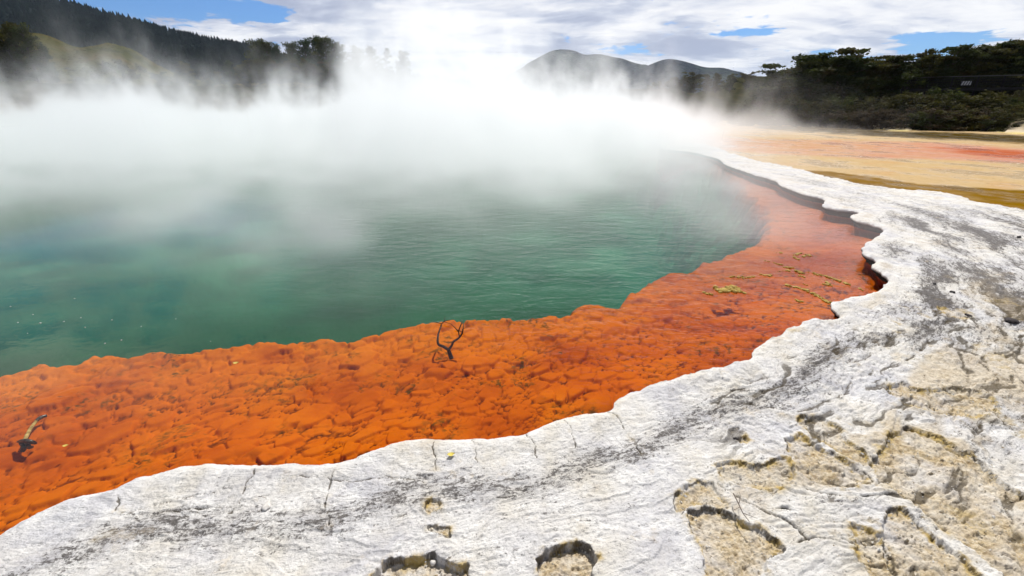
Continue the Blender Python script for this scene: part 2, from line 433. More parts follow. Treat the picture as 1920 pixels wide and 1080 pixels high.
for pts, wd, dp in CRACKS:
    P = resample(catmull(trace_g(pts), 4), lambda c: 0.04)
    cx, cy_ = P.mean(0); ext = np.hypot(*(P - [cx, cy_]).T).max() + 0.1
    s = np.hypot(px_ - cx, py_ - cy_) < ext
    dd = pdist(P, px_[s] + 0.035 * nz[s], py_[s] + 0.035 * nz2[s], False)
    wv = wd * (0.04 + 1.0 * np.clip(0.42 + 2.0 * fbm(px_[s] * 11, py_[s] * 11, 4, 0.6, 77), 0, 1.1))
    k = 1 - sm(dd, wv * 0.35, wv)
    h[s] -= dp * k; crack_shade[s] = np.maximum(crack_shade[s], k)
    stain[s] = np.maximum(stain[s], 0.3 * np.exp(-(dd / 0.03) ** 2) * sm(nz2[s], -0.1, 0.3))
# the weathered zone to the right: more flakes, pits and cracks (procedural)
fl2n = fbm(tw * 2.0, rw * 5.5, 5, 0.6, 81) * 3.2; f2 = np.floor(fl2n); r2 = fl2n - f2
h += rough_zone * 0.0085 * (f2 + sm(r2, 0, 0.07))
rid = fbm(tw * 1.3, rw * 4.2, 5, 0.6, 91, True)
ck = sm(rid, 0.62, 0.78) * (0.25 + 0.75 * rough_zone) * sm(d, 0.06, 0.25)
h -= 0.010 * ck; crack_shade = np.maximum(crack_shade, ck * 0.8)
pit = sm(fbm(px_ * 14, py_ * 14, 3, 0.6, 95), 0.42, 0.62)
h -= 0.007 * pit
h += rough_zone * 0.006 * fbm(px_ * 26, py_ * 26, 3, 0.7, 96)
soilp = sm(fbm(tw * 0.7 + 5, rw * 1.8, 5, 0.6, 97), 0.10, 0.30) * rough_zone
soil = np.maximum(soil * np.clip(0.75 + 1.2 * nz2, 0.25, 1), 0.6 * soilp)
stain = np.maximum(stain, 0.55 * rough_zone * sm(fbm(px_ * 3, py_ * 3, 5, 0.6, 98), 0.15, 0.45))
# grey lichen / weathered crust: bands running with the strata, strongest on the far right
band = fbm(tw * 0.55, rw * 2.6, 5, 0.6, 99)
lich = np.clip(0.42 + 1.1 * band, 0, 1) * sm(d, 0.0, 0.35)
lich *= 0.30 + 0.80 * sm(px_, 2.2, 4.5) * (1 - 0.75 * sm(py_, 6.0, 8.5))
lich = np.clip(lich + 0.35 * np.exp(-((d - 0.36) / 0.10) ** 2) * (py_ < 3.2), 0, 1) * (1 - 0.7 * hollow)

z = np.zeros(x.shape)
z += base_h(x, y)
z[vis] += h
A_soil = np.zeros(x.shape, np.float32); A_stain = A_soil.copy(); A_crack_shade = A_soil.copy(); A_lich = A_soil.copy()
A_soil[vis] = soil; A_stain[vis] = stain; A_crack_shade[vis] = crack_shade; A_lich[vis] = lich

# ---- palette flats (algae coloured silt under a skin of water) and banks
inpal = np.zeros(x.shape, bool); m_ = (r0 < 90) & (x > 5) & used
inpal[m_] = inside(palette_poly, x[m_], y[m_])
dsb = np.full(x.shape, 99.0, np.float32); m2 = m_ & (r0 < 70)
dsb[m2] = pdist(sb, x[m2], y[m2], False)
sdp = np.where(inpal, dsb, -dsb) + 0.35 * fbm(x * 0.9, y * 0.9, 4, 0.55, 111) * (r0 > 4)
pal = sm(sdp, -0.05, 0.10) * (inpal | (sdp > -0.3)) * m_
z = z * (1 - pal) + (0.045 + 0.004 * fbm(x * 2, y * 2, 4, 0.5, 112)) * pal
# banks: right-hand shore
shx = shore[:, 0]; shy = shore[:, 1]
ord_ = np.argsort(np.arctan2(shx, shy)); saz = np.arctan2(shx, shy)[ord_]; sr = np.hypot(shx, shy)[ord_]
azv = np.arctan2(x, y)
shr = np.interp(azv, saz, sr); azr = sm(azv, saz[0] - 0.02, saz[0] + 0.12) 
over = r0 - shr
bank_r = np.where((azv > saz[0] - 0.05), azr * (0.12 * sm(over, -0.5, 1.0) + 3.2 * sm(over, 2.0, 17) ** 0.8 + 5.0 * sm(over, 15, 70)), 0)
# elsewhere: land rises gently away from the pool
bank_l = np.where(y > 2, (1 - azr) * np.where(inp, 0, 1) * (1.7 * sm(drs, 0.5, 9) + 2.0 * sm(drs, 8, 60)) * sm(r0, 24, 34), 0)
bnk = np.maximum(bank_r * (azv < 2.2), 0) + bank_l
z += bnk
rugged = sm(bnk, 0.05, 0.6)
z += rugged * 0.25 * fbm(x * 0.5, y * 0.5, 5, 0.6, 115)
A_soil = np.maximum(A_soil, ((bank_r > 0.03) * 1.0).astype(np.float32))
A_bank = sm(bnk + 0.25 * fbm(x * 0.8, y * 0.8, 4, 0.6, 116), 0.12, 0.55).astype(np.float32)
A_bank = np.maximum(A_bank, ((r0 > 70) * 1.0).astype(np.float32))
A_bank[(y < 0) & (r0 > 12)] = np.maximum(A_bank[(y < 0) & (r0 > 12)], 0.6)

# ---- palette colour zones traced as outlines on the flat
def zone(pts, soft):
    P = resample(np.vstack([trace(pts, 0.045), trace(pts[:1], 0.045)]), lambda c: 1.0)
    out = np.zeros(x.shape, np.float32); s = m_ & (r0 < 75)
    sd = pdist(P, x[s], y[s]); sd = np.where(inside(P, x[s], y[s]), sd, -sd)
    lr = r0[s]; sf = soft * (lr / 20) ** 1.5
    sd = sd + sf * 1.6 * fbm(x[s] * 0.35, y[s] * 0.35, 5, 0.6, 121)
    out[s] = sm(sd, -sf, sf); return out
Z_pink = zone([(1180, 262), (1330, 258), (1450, 262), (1560, 262), (1700, 266), (1830, 272), (1960, 282), (2300, 300), (2300, 345), (1960, 310), (1830, 303), (1700, 298), (1560, 294), (1440, 288), (1320, 280)], 0.7)
Z_red = zone([(1770, 277), (1860, 279), (2300, 308), (2300, 328), (1950, 301), (1870, 294), (1800, 286)], 0.4)
Z_olive = zone([(1405, 236), (1520, 238), (1600, 240), (1700, 247), (1800, 250), (1960, 257), (2300, 275), (2300, 287), (1960, 271), (1800, 262), (1700, 258), (1580, 252), (1500, 246), (1420, 241)], 0.5)
Z_gold = zone([(1480, 318), (1560, 322), (1640, 333), (1720, 345), (1800, 350), (1960, 360), (2300, 420), (2300, 520), (1920, 400), (1837, 380), (1762, 366), (1650, 353), (1537, 332)], 0.10)
n_g = fbm(x * 0.8, y * 0.8, 4, 0.6, 131)
pc = np.zeros((x.size, 3), np.float32)
def over_(c, k): 
    k = np.clip(k, 0, 1)[:, None]; pc[:] = pc * (1 - k) + np.array(c, np.float32) * k
over_((0.52, 0.37, 0.19), np.ones(x.size))
over_((0.52, 0.30, 0.13), 0.5 * sm(n_g, 0.0, 0.5))
over_((0.52, 0.24, 0.16), Z_pink * (0.9 + 0.5 * n_g) * (0.55 + 0.45 * sm(azv, 0.55, 0.80))); over_((0.42, 0.10, 0.035), Z_red * 0.95)
over_((0.065, 0.040, 0.003), Z_olive * (1.2 + 0.4 * n_g))
over_((0.21, 0.108, 0.001), 1.1 * Z_gold * np.clip(0.95 + 0.6 * n_g + 0.35 * sm(x, 10, 14), 0, 1))
over_((0.09, 0.07, 0.012), np.clip(Z_gold * sm(x, 9.5, 12) * sm(-n_g, -0.1, 0.2), 0, .8))
over_((0.75, 0.62, 0.22), 0.85 * (1 - sm(np.abs(over + 0.6), 0.3, 1.6)) * (azv > saz[0]))
A_pal = pal.astype(np.float32)

Vt = np.stack([x, y, z], 1)
# ---- rim wall: faces folded down and back under the rim (undercut)
Fk = F4[keepf]
E = np.concatenate([Fk[:, [0, 1]], Fk[:, [1, 2]], Fk[:, [2, 3]], Fk[:, [3, 0]]])
ky = np.minimum(E[:, 0], E[:, 1]).astype(np.int64) * x.size + np.maximum(E[:, 0], E[:, 1])
u_, inv, cnt = np.unique(ky, return_inverse=True, return_counts=True)
bd = E[(cnt[inv] == 1)]
bd = bd[(np.abs(drs[bd]).max(1) < 0.02) & mv[bd].all(1)]
bv = np.unique(bd); remap = -np.ones(x.size, np.int64); remap[bv] = np.arange(len(bv))
# outward (into land) direction at each rim point
P = np.stack([x[bv], y[bv]], 1)
_, _, _, ix_ = pdist(rim, P[:, 0], P[:, 1], True, True)
i0 = np.clip(ix_.astype(int), 0, len(rim) - 1)
T = rim[(i0 + 3) % len(rim)] - rim[(i0 - 2) % len(rim)]; T /= np.maximum(np.hypot(*T.T), 1e-9)[:, None]
Nn = np.stack([T[:, 1], -T[:, 0]], 1)
chk = inside(rim, P[:, 0] + Nn[:, 0] * 0.05, P[:, 1] + Nn[:, 1] * 0.05); Nn[chk] *= -1
lv = []; ztop = z[bv]
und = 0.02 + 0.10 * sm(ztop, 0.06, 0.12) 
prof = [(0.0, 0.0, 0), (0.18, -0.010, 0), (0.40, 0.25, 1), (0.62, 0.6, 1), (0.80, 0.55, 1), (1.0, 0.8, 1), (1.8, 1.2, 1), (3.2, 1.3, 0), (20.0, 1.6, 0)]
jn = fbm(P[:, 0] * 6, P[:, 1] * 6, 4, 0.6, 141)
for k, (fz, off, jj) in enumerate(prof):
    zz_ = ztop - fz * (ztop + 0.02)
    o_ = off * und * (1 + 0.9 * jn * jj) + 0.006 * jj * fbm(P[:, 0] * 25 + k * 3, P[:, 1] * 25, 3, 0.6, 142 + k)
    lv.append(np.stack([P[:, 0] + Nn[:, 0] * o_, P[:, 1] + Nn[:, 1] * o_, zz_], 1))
base_i = x.size; nb = len(bv)
W = np.vstack(lv[1:])
fw = []
for k in range(len(prof) - 1):
    a = bd[:, 0] if k == 0 else base_i + (k - 1) * nb + remap[bd[:, 0]]
    b = bd[:, 1] if k == 0 else base_i + (k - 1) * nb + remap[bd[:, 1]]
    c = base_i + k * nb + remap[bd[:, 1]]; e = base_i + k * nb + remap[bd[:, 0]]
    fw.append(np.stack([b, a, e, c], 1))
Vall = np.vstack([Vt, W]); Fall = np.vstack([Fk] + fw)
def ext_(a, v): return np.concatenate([a, np.full((len(W),) + a.shape[1:], v, np.float32)])
A_wall = np.concatenate([np.zeros(x.size, np.float32), np.ones(len(W), np.float32)])
A_soil, A_stain, A_crack_shade, A_lich, A_bank, A_pal = [ext_(a, 0) for a in (A_soil, A_stain, A_crack_shade, A_lich, A_bank, A_pal)]
pc = ext_(pc, 0.1)
uu = np.unique(Fall); rm = -np.ones(len(Vall), np.int64); rm[uu] = np.arange(len(uu))
GR = dict(V=Vall[uu], F=rm[Fall], attrs={'soil': A_soil[uu], 'stain': A_stain[uu], 'crack': A_crack_shade[uu], 'lichen': A_lich[uu], 'bank': A_bank[uu], 'palette': A_pal[uu], 'wall': A_wall[uu], 'silt': pc[uu]})

# ground material
m_ground, g = mat("sinter_terrace")
P3 = opos(g)
gx_, gy_, gz_ = g.xyz(P3)
cxn, cyn = g.m('SUBTRACT', gx_, PC[0]), g.m('SUBTRACT', gy_, PC[1])
rad = g.m('SQRT', g.m('ADD', g.m('MULTIPLY', cxn, cxn), g.m('MULTIPLY', cyn, cyn)))
tha = g.m('MULTIPLY', g.m('ARCTAN2', cxn, g.m('MULTIPLY', cyn, -1.0)), 8.0)
str_v = g.vec(g.m('MULTIPLY', tha, 0.35), rad, 0.0)
a_soil, a_stain, a_crack_shade, a_lich, a_bank, a_pal, a_wall = [attr(g, n) for n in ('soil', 'stain', 'crack', 'lichen', 'bank', 'palette', 'wall')]
white = g.ramp(g.noise(P3, 2.2, 6, 0.6), [(0.3, (0.54, 0.47, 0.38)), (0.42, (0.66, 0.625, 0.56)), (0.52, (0.62, 0.60, 0.58)), (0.6, (0.53, 0.52, 0.54)), (0.7, (0.62, 0.62, 0.645))])
white = g.mix(g.mr(g.noise(P3, 9, 6, 0.65), 0.35, 0.75), white, (0.80, 0.785, 0.76))
fine = g.noise(str_v, 55, 6, 0.7)
fine2 = g.noise(P3, 120, 3, 0.6)
c0 = g.mix(g.m('MULTIPLY', g.mr(a_lich, 0.15, 0.9), 0.42), white, (0.30, 0.29, 0.30))
lsel = g.m('ADD', g.m('MULTIPLY', g.noise(str_v, 30, 8, 0.80, 0.5), 0.70), g.m('ADD', g.m('MULTIPLY', g.noise(P3, 70, 6, 0.78), 0.42), g.m('MULTIPLY', a_lich, 0.24)))
lmask = g.mr(lsel, 0.645, 0.72)
c1 = g.mix(g.m('MULTIPLY', lmask, 0.9), c0, (0.075, 0.066, 0.060))
lsel2 = g.m('ADD', g.noise(str_v, 9, 9, 0.78, 0.6), g.m('MULTIPLY', a_lich, 0.16))
c1 = g.mix(g.m('MULTIPLY', g.mr(lsel2, 0.60, 0.70), g.mr(fine2, 0.42, 0.6, 0.2, 0.8)), c1, (0.13, 0.12, 0.115))
c1 = g.mix(g.mr(g.noise(P3, 5.5, 6, 0.7), 0.58, 0.74, 0.0, 0.55), c1, (0.60, 0.50, 0.36))
grain = g.mr(g.m('ADD', g.noise(P3, 60, 5, 0.7), g.m('MULTIPLY', a_lich, 0.10)), 0.52, 0.70)
c1 = g.mix(g.m('MULTIPLY', grain, 0.55), c1, (0.26, 0.245, 0.24))
soilc = g.ramp(g.noise(P3, 38, 6, 0.7), [(0.3, (0.22, 0.15, 0.08)), (0.5, (0.54, 0.43, 0.27)), (0.68, (0.72, 0.64, 0.50))])
c1 = g.mix(g.m('MULTIPLY', a_soil, g.mr(g.noise(P3, 4, 5, 0.6), 0.3, 0.55, 0.55, 1.0)), c1, soilc)
c1 = g.mix(g.m('MULTIPLY', a_stain, g.mr(g.noise(P3, 12, 5, 0.65), 0.42, 0.62)), c1, (0.50, 0.36, 0.12))
dk = g.mr(g.m('ADD', a_crack_shade, g.m('MULTIPLY', fine2, 0.3)), 0.35, 1.0)  # cracks, plus dirt and painted shade along hollow edges
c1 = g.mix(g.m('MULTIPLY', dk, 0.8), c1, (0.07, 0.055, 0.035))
wallc = g.ramp(g.noise(g.vec(gx_, gy_, g.m('MULTIPLY', gz_, 5.0)), 14, 6, 0.6), [(0.4, (0.005, 0.004, 0.003)), (0.6, (0.016, 0.012, 0.008)), (0.8, (0.07, 0.055, 0.035))])  # shade under the overhang put into the near-black wall colour
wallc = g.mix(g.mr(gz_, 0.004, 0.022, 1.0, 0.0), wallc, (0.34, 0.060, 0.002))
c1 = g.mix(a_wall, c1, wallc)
silt_c = g.mix(g.mr(g.noise(g.vm('MULTIPLY', P3, (1.0, 1.0, 1.0)), 7, 8, 0.75), 0.50, 0.72, 0.0, 0.7), attr(g, 'silt', 'Color'), g.mix(1.0, attr(g, 'silt', 'Color'), (0.45, 0.40, 0.30), 'MULTIPLY'))
silt_c = g.mix(g.mr(g.noise(P3, 1.3, 8, 0.7), 0.56, 0.70, 0.0, 0.12), silt_c, (0.60, 0.48, 0.26))
c1 = g.mix(a_pal, c1, silt_c)
bankc = g.ramp(g.noise(P3, 0.9, 8, 0.7), [(0.3, (0.014, 0.016, 0.006)), (0.55, (0.035, 0.034, 0.012)), (0.66, (0.07, 0.055, 0.028)), (0.78, (0.22, 0.17, 0.11))])
c1 = g.mix(a_bank, c1, bankc)
bh = g.m('ADD', g.m('MULTIPLY', g.noise(P3, 32, 8, 0.72), 1.2), g.m('MULTIPLY', fine, 0.8))
nb_ = g.bump(bh, 1.0, 0.012)
wet = g.m('MULTIPLY', a_pal, g.mr(g.noise(g.vm('MULTIPLY', P3, (1.0, 0.6, 1.0)), 0.7, 6, 0.65), 0.42, 0.60))
rough_ = g.mr(wet, 0.0, 1.0, 0.93, 0.16, False)
rough_ = g.m('MAXIMUM', rough_, g.m('MULTIPLY', a_bank, 0.95))
pbr(g, c1, rough_, nb_, g.m('MULTIPLY', wet, 0.10))
z_ground = z.copy()
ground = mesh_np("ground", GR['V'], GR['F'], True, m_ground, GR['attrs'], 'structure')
GR = None

# ================================================================== pool bed
AZ2 = np.radians(np.linspace(-66, 62, 1150))
dep2 = np.radians(np.linspace(62, 7.0, 640))
RR2 = np.concatenate([(CAM_H + 0.2) / np.tan(dep2), np.geomspace(16.5, 62, 60)])
bx_, by_ = polar_grid(AZ2, RR2); nr2, nc2 = bx_.shape
bx_ = bx_.ravel(); by_ = by_.ravel(); br = np.hypot(bx_, by_)
ipl = inside(rim, bx_, by_); d_rim = pdist(rim[::2], bx_, by_); d_rim = np.where(ipl, d_rim, -d_rim)
idp = inside(lip, bx_, by_); d_lip = pdist(lip, bx_, by_); d_lip = np.where(idp, d_lip, -d_lip)   # + in the deep
lipn = 0.030 * np.minimum(br, 8) * fbm(bx_ * 2.4, by_ * 2.4, 4, 0.6, 201)
d_lip = d_lip + lipn
ang = 0.9
ux = bx_ * math.cos(ang) + by_ * math.sin(ang); uy = -bx_ * math.sin(ang) + by_ * math.cos(ang)
wxx = 0.12 * fbm(bx_ * 3, by_ * 3, 3, 0.5, 203); wyy = 0.12 * fbm(bx_ * 3, by_ * 3, 3, 0.5, 204)
near_f = 1 - sm(br, 5, 9)
def stones(sc, st, seed, thr, hgt):
    q1 = (ux + wxx * 0.5) * sc * st; q2 = (uy + wyy * 0.5) * sc
    f1, f2, cr = voronoi(q1, q2, seed)
    Rr_ = 0.50 + 0.22 * cr
    e = f2 - f1
    dm = np.sqrt(np.clip(1 - (f1 / Rr_) ** 2, 0, 1)) * sm(e, 0.0, 0.14)
    dm = np.clip(dm * 1.5, 0, 1) ** 0.8
    pr = np.clip((cr * 7.3) % 1.0 + thr, 0, 1) > 0.5
    return dm * hgt * (0.55 + 0.6 * cr) * pr, cr * pr, e
zonev = fbm(bx_ * 1.1, by_ * 1.1, 3, 0.5, 220)
s1, c1_, e1_ = stones(5.0, 0.62, 211, 0.0, 0.034)
s2, c2_, e2_ = stones(9.0, 0.66, 212, 0.15, 0.027)
s3, c3_, e3_ = stones(17.0, 0.7, 213, 0.35, 0.015)
s4, c4_, e4_ = stones(34.0, 0.75, 214, 0.5, 0.008)
s1 = s1 * sm(zonev, -0.12, 0.12); s2 = s2 * sm(zonev, -0.5, -0.1)
hs = np.maximum.reduce([s1, s2, s3, s4])
who = np.argmax(np.stack([s1, s2, s3, s4]), 0)
cc_ = np.choose(who, [c1_, c2_, c3_, c4_])
silt = 0.010 * np.clip(0.5 + 1.3 * fbm(bx_ * 1.6, by_ * 1.6, 4, 0.6, 225), 0, 1.2)
gap = np.clip(1 - (hs - 0.001) / (silt * 0.5 + 0.006), 0, 1)
ee_ = np.choose(who, [e1_, e2_, e3_, e4_])
gap = np.maximum(gap, (1 - sm(ee_, 0.02, 0.13)) * np.clip(0.55 + 1.6 * fbm(bx_ * 2.5, by_ * 2.5, 3, 0.5, 227), 0, 1))
hs = 1.25 * hs
hs = np.maximum(hs, silt * 0.5) + 0.004 * fbm(bx_ * 14, by_ * 14, 3, 0.6, 226)
def blur(a):
    q = a.reshape(nr2, nc2); p = np.pad(q, 1, 'edge')
    return ((p[:-2, 1:-1] + p[2:, 1:-1] + p[1:-1, :-2] + p[1:-1, 2:]) * 0.15 + p[1:-1, 1:-1] * 0.4).ravel()
hs = blur(hs)
bz = -0.07 - 0.16 * sm(d_rim, 0.0, 0.9) - 0.03 * sm(d_rim, 0.9, 3.0) + hs * (0.45 + 0.75 * near_f) + 0.03 * fbm(bx_ * 1.2, by_ * 1.2, 4, 0.5, 230)
bz -= 0.10 * sm(0.15 - d_rim, 0, 0.4)
drop = sm(d_lip, -0.05, 0.35) * 0.5 + sm(d_lip, 0.1, 2.0) * 1.6 + 0.03 * np.clip(d_lip, 0, 30)
bz -= drop
bz += 0.03 * np.exp(-(d_lip / 0.12) ** 2)
deep = sm(d_lip + 0.015 * fbm(bx_ * 12, by_ * 12, 3, 0.6, 240), 0.0, 0.07 + 0.012 * br)
V2 = np.stack([bx_, by_, bz], 1); F2 = grid_faces(nr2, nc2)
kf = (d_rim[F2] > -0.35).any(1)
F2 = F2[kf]; uu = np.unique(F2); rm = -np.ones(len(V2), np.int64); rm[uu] = np.arange(len(uu))
pebz = (1 - sm(br, 3.2, 6.0))
at2 = {'deep': deep[uu], 'gap': (gap * near_f)[uu], 'tint': cc_[uu], 'dshore': d_rim[uu], 'dlip': d_lip[uu]}
m_bed, g = mat("orange_shelf_and_green_deep")
P3 = opos(g)
o1 = g.ramp(g.noise(P3, 1.1, 6, 0.6), [(0.3, (0.34, 0.052, 0.001)), (0.5, (0.48, 0.098, 0.001)), (0.72, (0.56, 0.15, 0.002))])
o1 = g.mix(g.m('MULTIPLY', attr(g, 'tint'), 0.45), o1, (0.56, 0.125, 0.002))
o1 = g.mix(g.m('MULTIPLY', g.mr(attr(g, 'gap'), 0.1, 0.9), 0.92), o1, (0.12, 0.022, 0.002))
o1 = g.mix(g.mr(attr(g, 'dlip'), -1.0, -0.05, 0.0, 0.55), o1, (0.62, 0.17, 0.003))
o1 = g.mix(g.mr(g.noise(P3, 0.8, 6, 0.65), 0.46, 0.66, 0.0, 0.65), o1, (0.30, 0.040, 0.001))
ol = g.m('MULTIPLY', g.mr(g.noise(P3, 2.3, 5, 0.65), 0.50, 0.64), g.mr(g.noise(P3, 18, 6, 0.70), 0.48, 0.60))
o1 = g.mix(g.m('MULTIPLY', ol, 0.85), o1, (0.060, 0.040, 0.006))
o1 = g.mix(g.mr(g.noise(P3, 30, 5, 0.7), 0.55, 0.8, 0, 0.35), o1, (0.36, 0.05, 0.003))
gc = g.ramp(g.noise(P3, 0.35, 4, 0.5), [(0.3, (0.009, 0.036, 0.012)), (0.7, (0.020, 0.076, 0.028))])
gc = g.mix(g.mr(g.m('ADD', g.xyz(P3)[1], g.m('MULTIPLY', g.m('SUBTRACT', g.noise(P3, 0.3, 4, 0.6), 0.5), 5.0)), 4.5, 14.0), gc, (0.050, 0.185, 0.105))
col = g.mix(attr(g, 'deep'), o1, gc)
pbr(g, col, 0.9, g.bump(g.noise(P3, 40, 5, 0.65), 0.5, 0.006), 0.0)
bed = mesh_np("pool_bed", V2[uu], rm[F2], True, m_bed, at2, 'structure')
V2 = F2 = None

# ================================================================== water surface
WX, WY = np.meshgrid(np.arange(-48, 16.1, 0.5), np.arange(-2.5, 54.1, 0.5))
nrw, ncw = WX.shape; wx_, wy_ = WX.ravel(), WY.ravel()
wi = inside(rim, wx_, wy_); wd_ = pdist(rim[::3], wx_, wy_)
ok = wi | (wd_ < 0.75)
Fw = grid_faces(nrw, ncw); Fw = Fw[ok[Fw].all(1)]; uu = np.unique(Fw); rm = -np.ones(len(wx_), np.int64); rm[uu] = np.arange(len(uu))
m_water, g = mat("pool_water")
P3 = opos(g); X_, Y_, _z = g.xyz(P3)
calm = g.mr(g.m('ADD', g.m('ADD', Y_, g.m('MULTIPLY', X_, 1.1)), g.m('MULTIPLY', g.noise(P3, 0.5, 3), 3.0)), 2.2, 7.0, 0.10, 1.0)
rip = g.noise(g.vec(g.m('MULTIPLY', X_, 0.55), Y_, 0.0), 5.5, 4, 0.55, 0.6)
rip2 = g.noise(g.vec(g.m('ADD', X_, Y_), g.m('MULTIPLY', g.m('SUBTRACT', Y_, X_), 0.8), 0.0), 13, 3, 0.5, 0.3)
hgt = g.m('MULTIPLY', g.m('ADD', rip, g.m('MULTIPLY', rip2, 0.35)), calm)
nrm = g.bump(hgt, 0.5, 0.030)
fr = g.new('ShaderNodeFresnel'); fr.inputs['IOR'].default_value = 1.33; g.put(fr.inputs['Normal'], nrm)
tr = g.new('ShaderNodeBsdfTransparent'); tr.inputs[0].default_value = (0.93, 0.96, 0.95, 1)
gl = g.new('ShaderNodeBsdfGlossy'); gl.inputs['Roughness'].default_value = 0.03; g.put(gl.inputs['Normal'], nrm)
mx = g.new('ShaderNodeMixShader'); g.l.new(fr.outputs[0], mx.inputs[0]); g.l.new(tr.outputs[0], mx.inputs[1]); g.l.new(gl.outputs[0], mx.inputs[2])
g.l.new(mx.outputs[0], g.out.inputs['Surface'])
water = mesh_np("pool_water", np.stack([wx_, wy_, 0 * wx_], 1)[uu], rm[Fw], True, m_water, None, 'structure')
# ================================================================== steam drifting off the hot pool (a real volume, built as a density grid)
ng = bpy.data.node_groups.new("steam_field", 'GeometryNodeTree')
ng.interface.new_socket(name="Geometry", in_out='INPUT', socket_type='NodeSocketGeometry')
ng.interface.new_socket(name="Geometry", in_out='OUTPUT', socket_type='NodeSocketGeometry')
s = NT(ng)
pos = s.new('GeometryNodeInputPosition').outputs[0]
X, Y, Z = s.xyz(pos)
def gnoise(v, scale, detail=3, rough=0.5, dist=0.0, out=0):
    return s.noise(v, scale, detail, rough, dist, out=out)
def fcurve(v, lo, hi, pts):
    nd = s.new('ShaderNodeFloatCurve'); c = nd.mapping.curves[0]; mxv = max(p[1] for p in pts)
    q = [((p[0] - lo) / (hi - lo), p[1] / mxv) for p in pts]
    while len(c.points) < len(q): c.points.new(0.5, 0.5)
    for a, b in zip(c.points, q): a.location = b; a.handle_type = 'AUTO'
    nd.mapping.update()
    s.put(nd.inputs[1], s.mr(v, lo, hi, 0, 1, False)); return s.m('MULTIPLY', nd.outputs[0], mxv)
slow = gnoise(s.vec(s.m('MULTIPLY', X, 1.0), Y, s.m('MULTIPLY', Z, 0.5)), 0.11, 3, out=1)
posw = s.vm('ADD', pos, s.vm('MULTIPLY', s.vm('SUBTRACT', slow, (0.5, 0.5, 0.5)), (3.5, 3.5, 2.0)))
Xw, Yw, Zw = s.xyz(posw)
drift = s.m('MULTIPLY', s.m('DIVIDE', X, s.m('ADD', Y, 0.5)), 30.0)        # the plumes lean with the wind across the pool
H = fcurve(drift, -44, 28, [(-44, 1.9), (-33, 1.9), (-30, 1.5), (-26, 2.9), (-22, 2.6), (-18, 1.6), (-14, 1.9), (-11.2, 2.0), (-9.8, 4.6), (-8, 5.8), (-3, 6.2), (0, 5.4), (2.0, 4.2), (4.0, 3.0), (7, 3.3), (9.5, 2.6), (12, 2.0), (15, 2.3), (18, 1.0), (23, 0.6), (28, 0.3)])
deepY = s.mr(Y, 10, 25, 0.5, 1.0)
Hn = s.m('MULTIPLY', s.m('MULTIPLY', H, deepY), s.mr(gnoise(s.vec(Xw, Yw, 0.0), 0.30, 4, 0.6), 0.25, 0.75, 0.75, 1.25, False))
bil = gnoise(s.vec(Xw, Yw, s.m('MULTIPLY', Zw, 0.6)), 0.50, 6, 0.62, 0.9)
shape = s.m('ADD', s.m('SUBTRACT', 1.0, s.m('DIVIDE', Z, Hn)), s.m('MULTIPLY', s.m('SUBTRACT', bil, 0.5), 4.2))
core = s.mr(shape, 0.0, 0.9)
# plan mask: over the pool, thin near the camera, trailing over the flats on the right
far_ = s.mr(Y, 10, 18, 0.0, 1.0)
nearv = s.mr(s.m('ADD', Y, s.m('MULTIPLY', s.m('SUBTRACT', gnoise(posw, 0.35, 3), 0.5), 7.0)), 4.5, 11.5, 0.0, 1.0)
edge = s.m('ADD', s.m('MULTIPLY', Y, 0.30), s.m('MULTIPLY', s.m('SUBTRACT', gnoise(pos, 0.25, 3), 0.5), 5.0))
xm = s.mr(s.m('SUBTRACT', X, edge), -1.5, 4.0, 1.0, 0.0)
xtr = s.m('MULTIPLY', s.mr(X, 14, 27, 1.0, 0.0), s.m('MULTIPLY', s.mr(Y, 22, 32, 0.0, 1.0), 0.16))
plan = s.m('MAXIMUM', xm, xtr)
plan = s.m('MULTIPLY', plan, s.mr(Y, 46, 53, 1.0, 0.0))
dens = s.m('MULTIPLY', core, s.m('MULTIPLY', plan, s.m('ADD', s.m('MULTIPLY', far_, s.mr(Z, 1.0, 3.4, 0.38, 0.11)), s.m('MULTIPLY', s.m('MULTIPLY', nearv, s.mr(gnoise(posw, 0.75, 5, 0.6, 0.8), 0.36, 0.66, 0.1, 1.9)), s.mr(Z, 0.6, 2.2, 0.21, 0.0)))))
# ragged wisps above the bank
wis = s.mr(gnoise(s.vec(Xw, Yw, s.m('MULTIPLY', Zw, 0.5)), 0.36, 7, 0.64, 1.2), 0.54, 0.64)
wz = s.m('MULTIPLY', s.mr(s.m('DIVIDE', Z, s.m('ADD', s.m('MULTIPLY', H, 1.1), 3.0)), 0.3, 1.0, 1.0, 0.0), s.mr(Y, 16, 24, 0.0, 1.0))
dens = s.m('ADD', dens, s.m('MULTIPLY', s.m('MULTIPLY', wis, wz), s.m('MULTIPLY', plan, 0.32)))
# a few low wisps over the near water
low = s.mr(gnoise(s.vec(s.m('MULTIPLY', X, 0.6), Y, s.m('MULTIPLY', Z, 1.2)), 0.55, 5, 0.6, 0.8), 0.48, 0.70)
lowm = s.m('MULTIPLY', s.m('MULTIPLY', s.mr(Y, 2.6, 6.0, 0.0, 1.0), s.mr(Z, 0.3, 1.2, 1.0, 0.0)), s.mr(X, 3.0, 7.0, 1.0, 0.5))
dens = s.m('ADD', dens, s.m('MULTIPLY', s.m('MULTIPLY', low, lowm), s.m('MULTIPLY', s.mr(s.m('SUBTRACT', X, s.m('MULTIPLY', Y, 0.35)), 0.5, 4.5, 1.0, 0.0), 0.44)))
dens = s.m('MULTIPLY', dens, s.m('MULTIPLY', s.mr(Z, 0.0, 0.08), s.mr(Z, 10.0, 11.5, 1.0, 0.0)))
dens = s.m('MULTIPLY', dens, s.mr(dens, 0.001, 0.004))
vc = s.new('GeometryNodeVolumeCube')
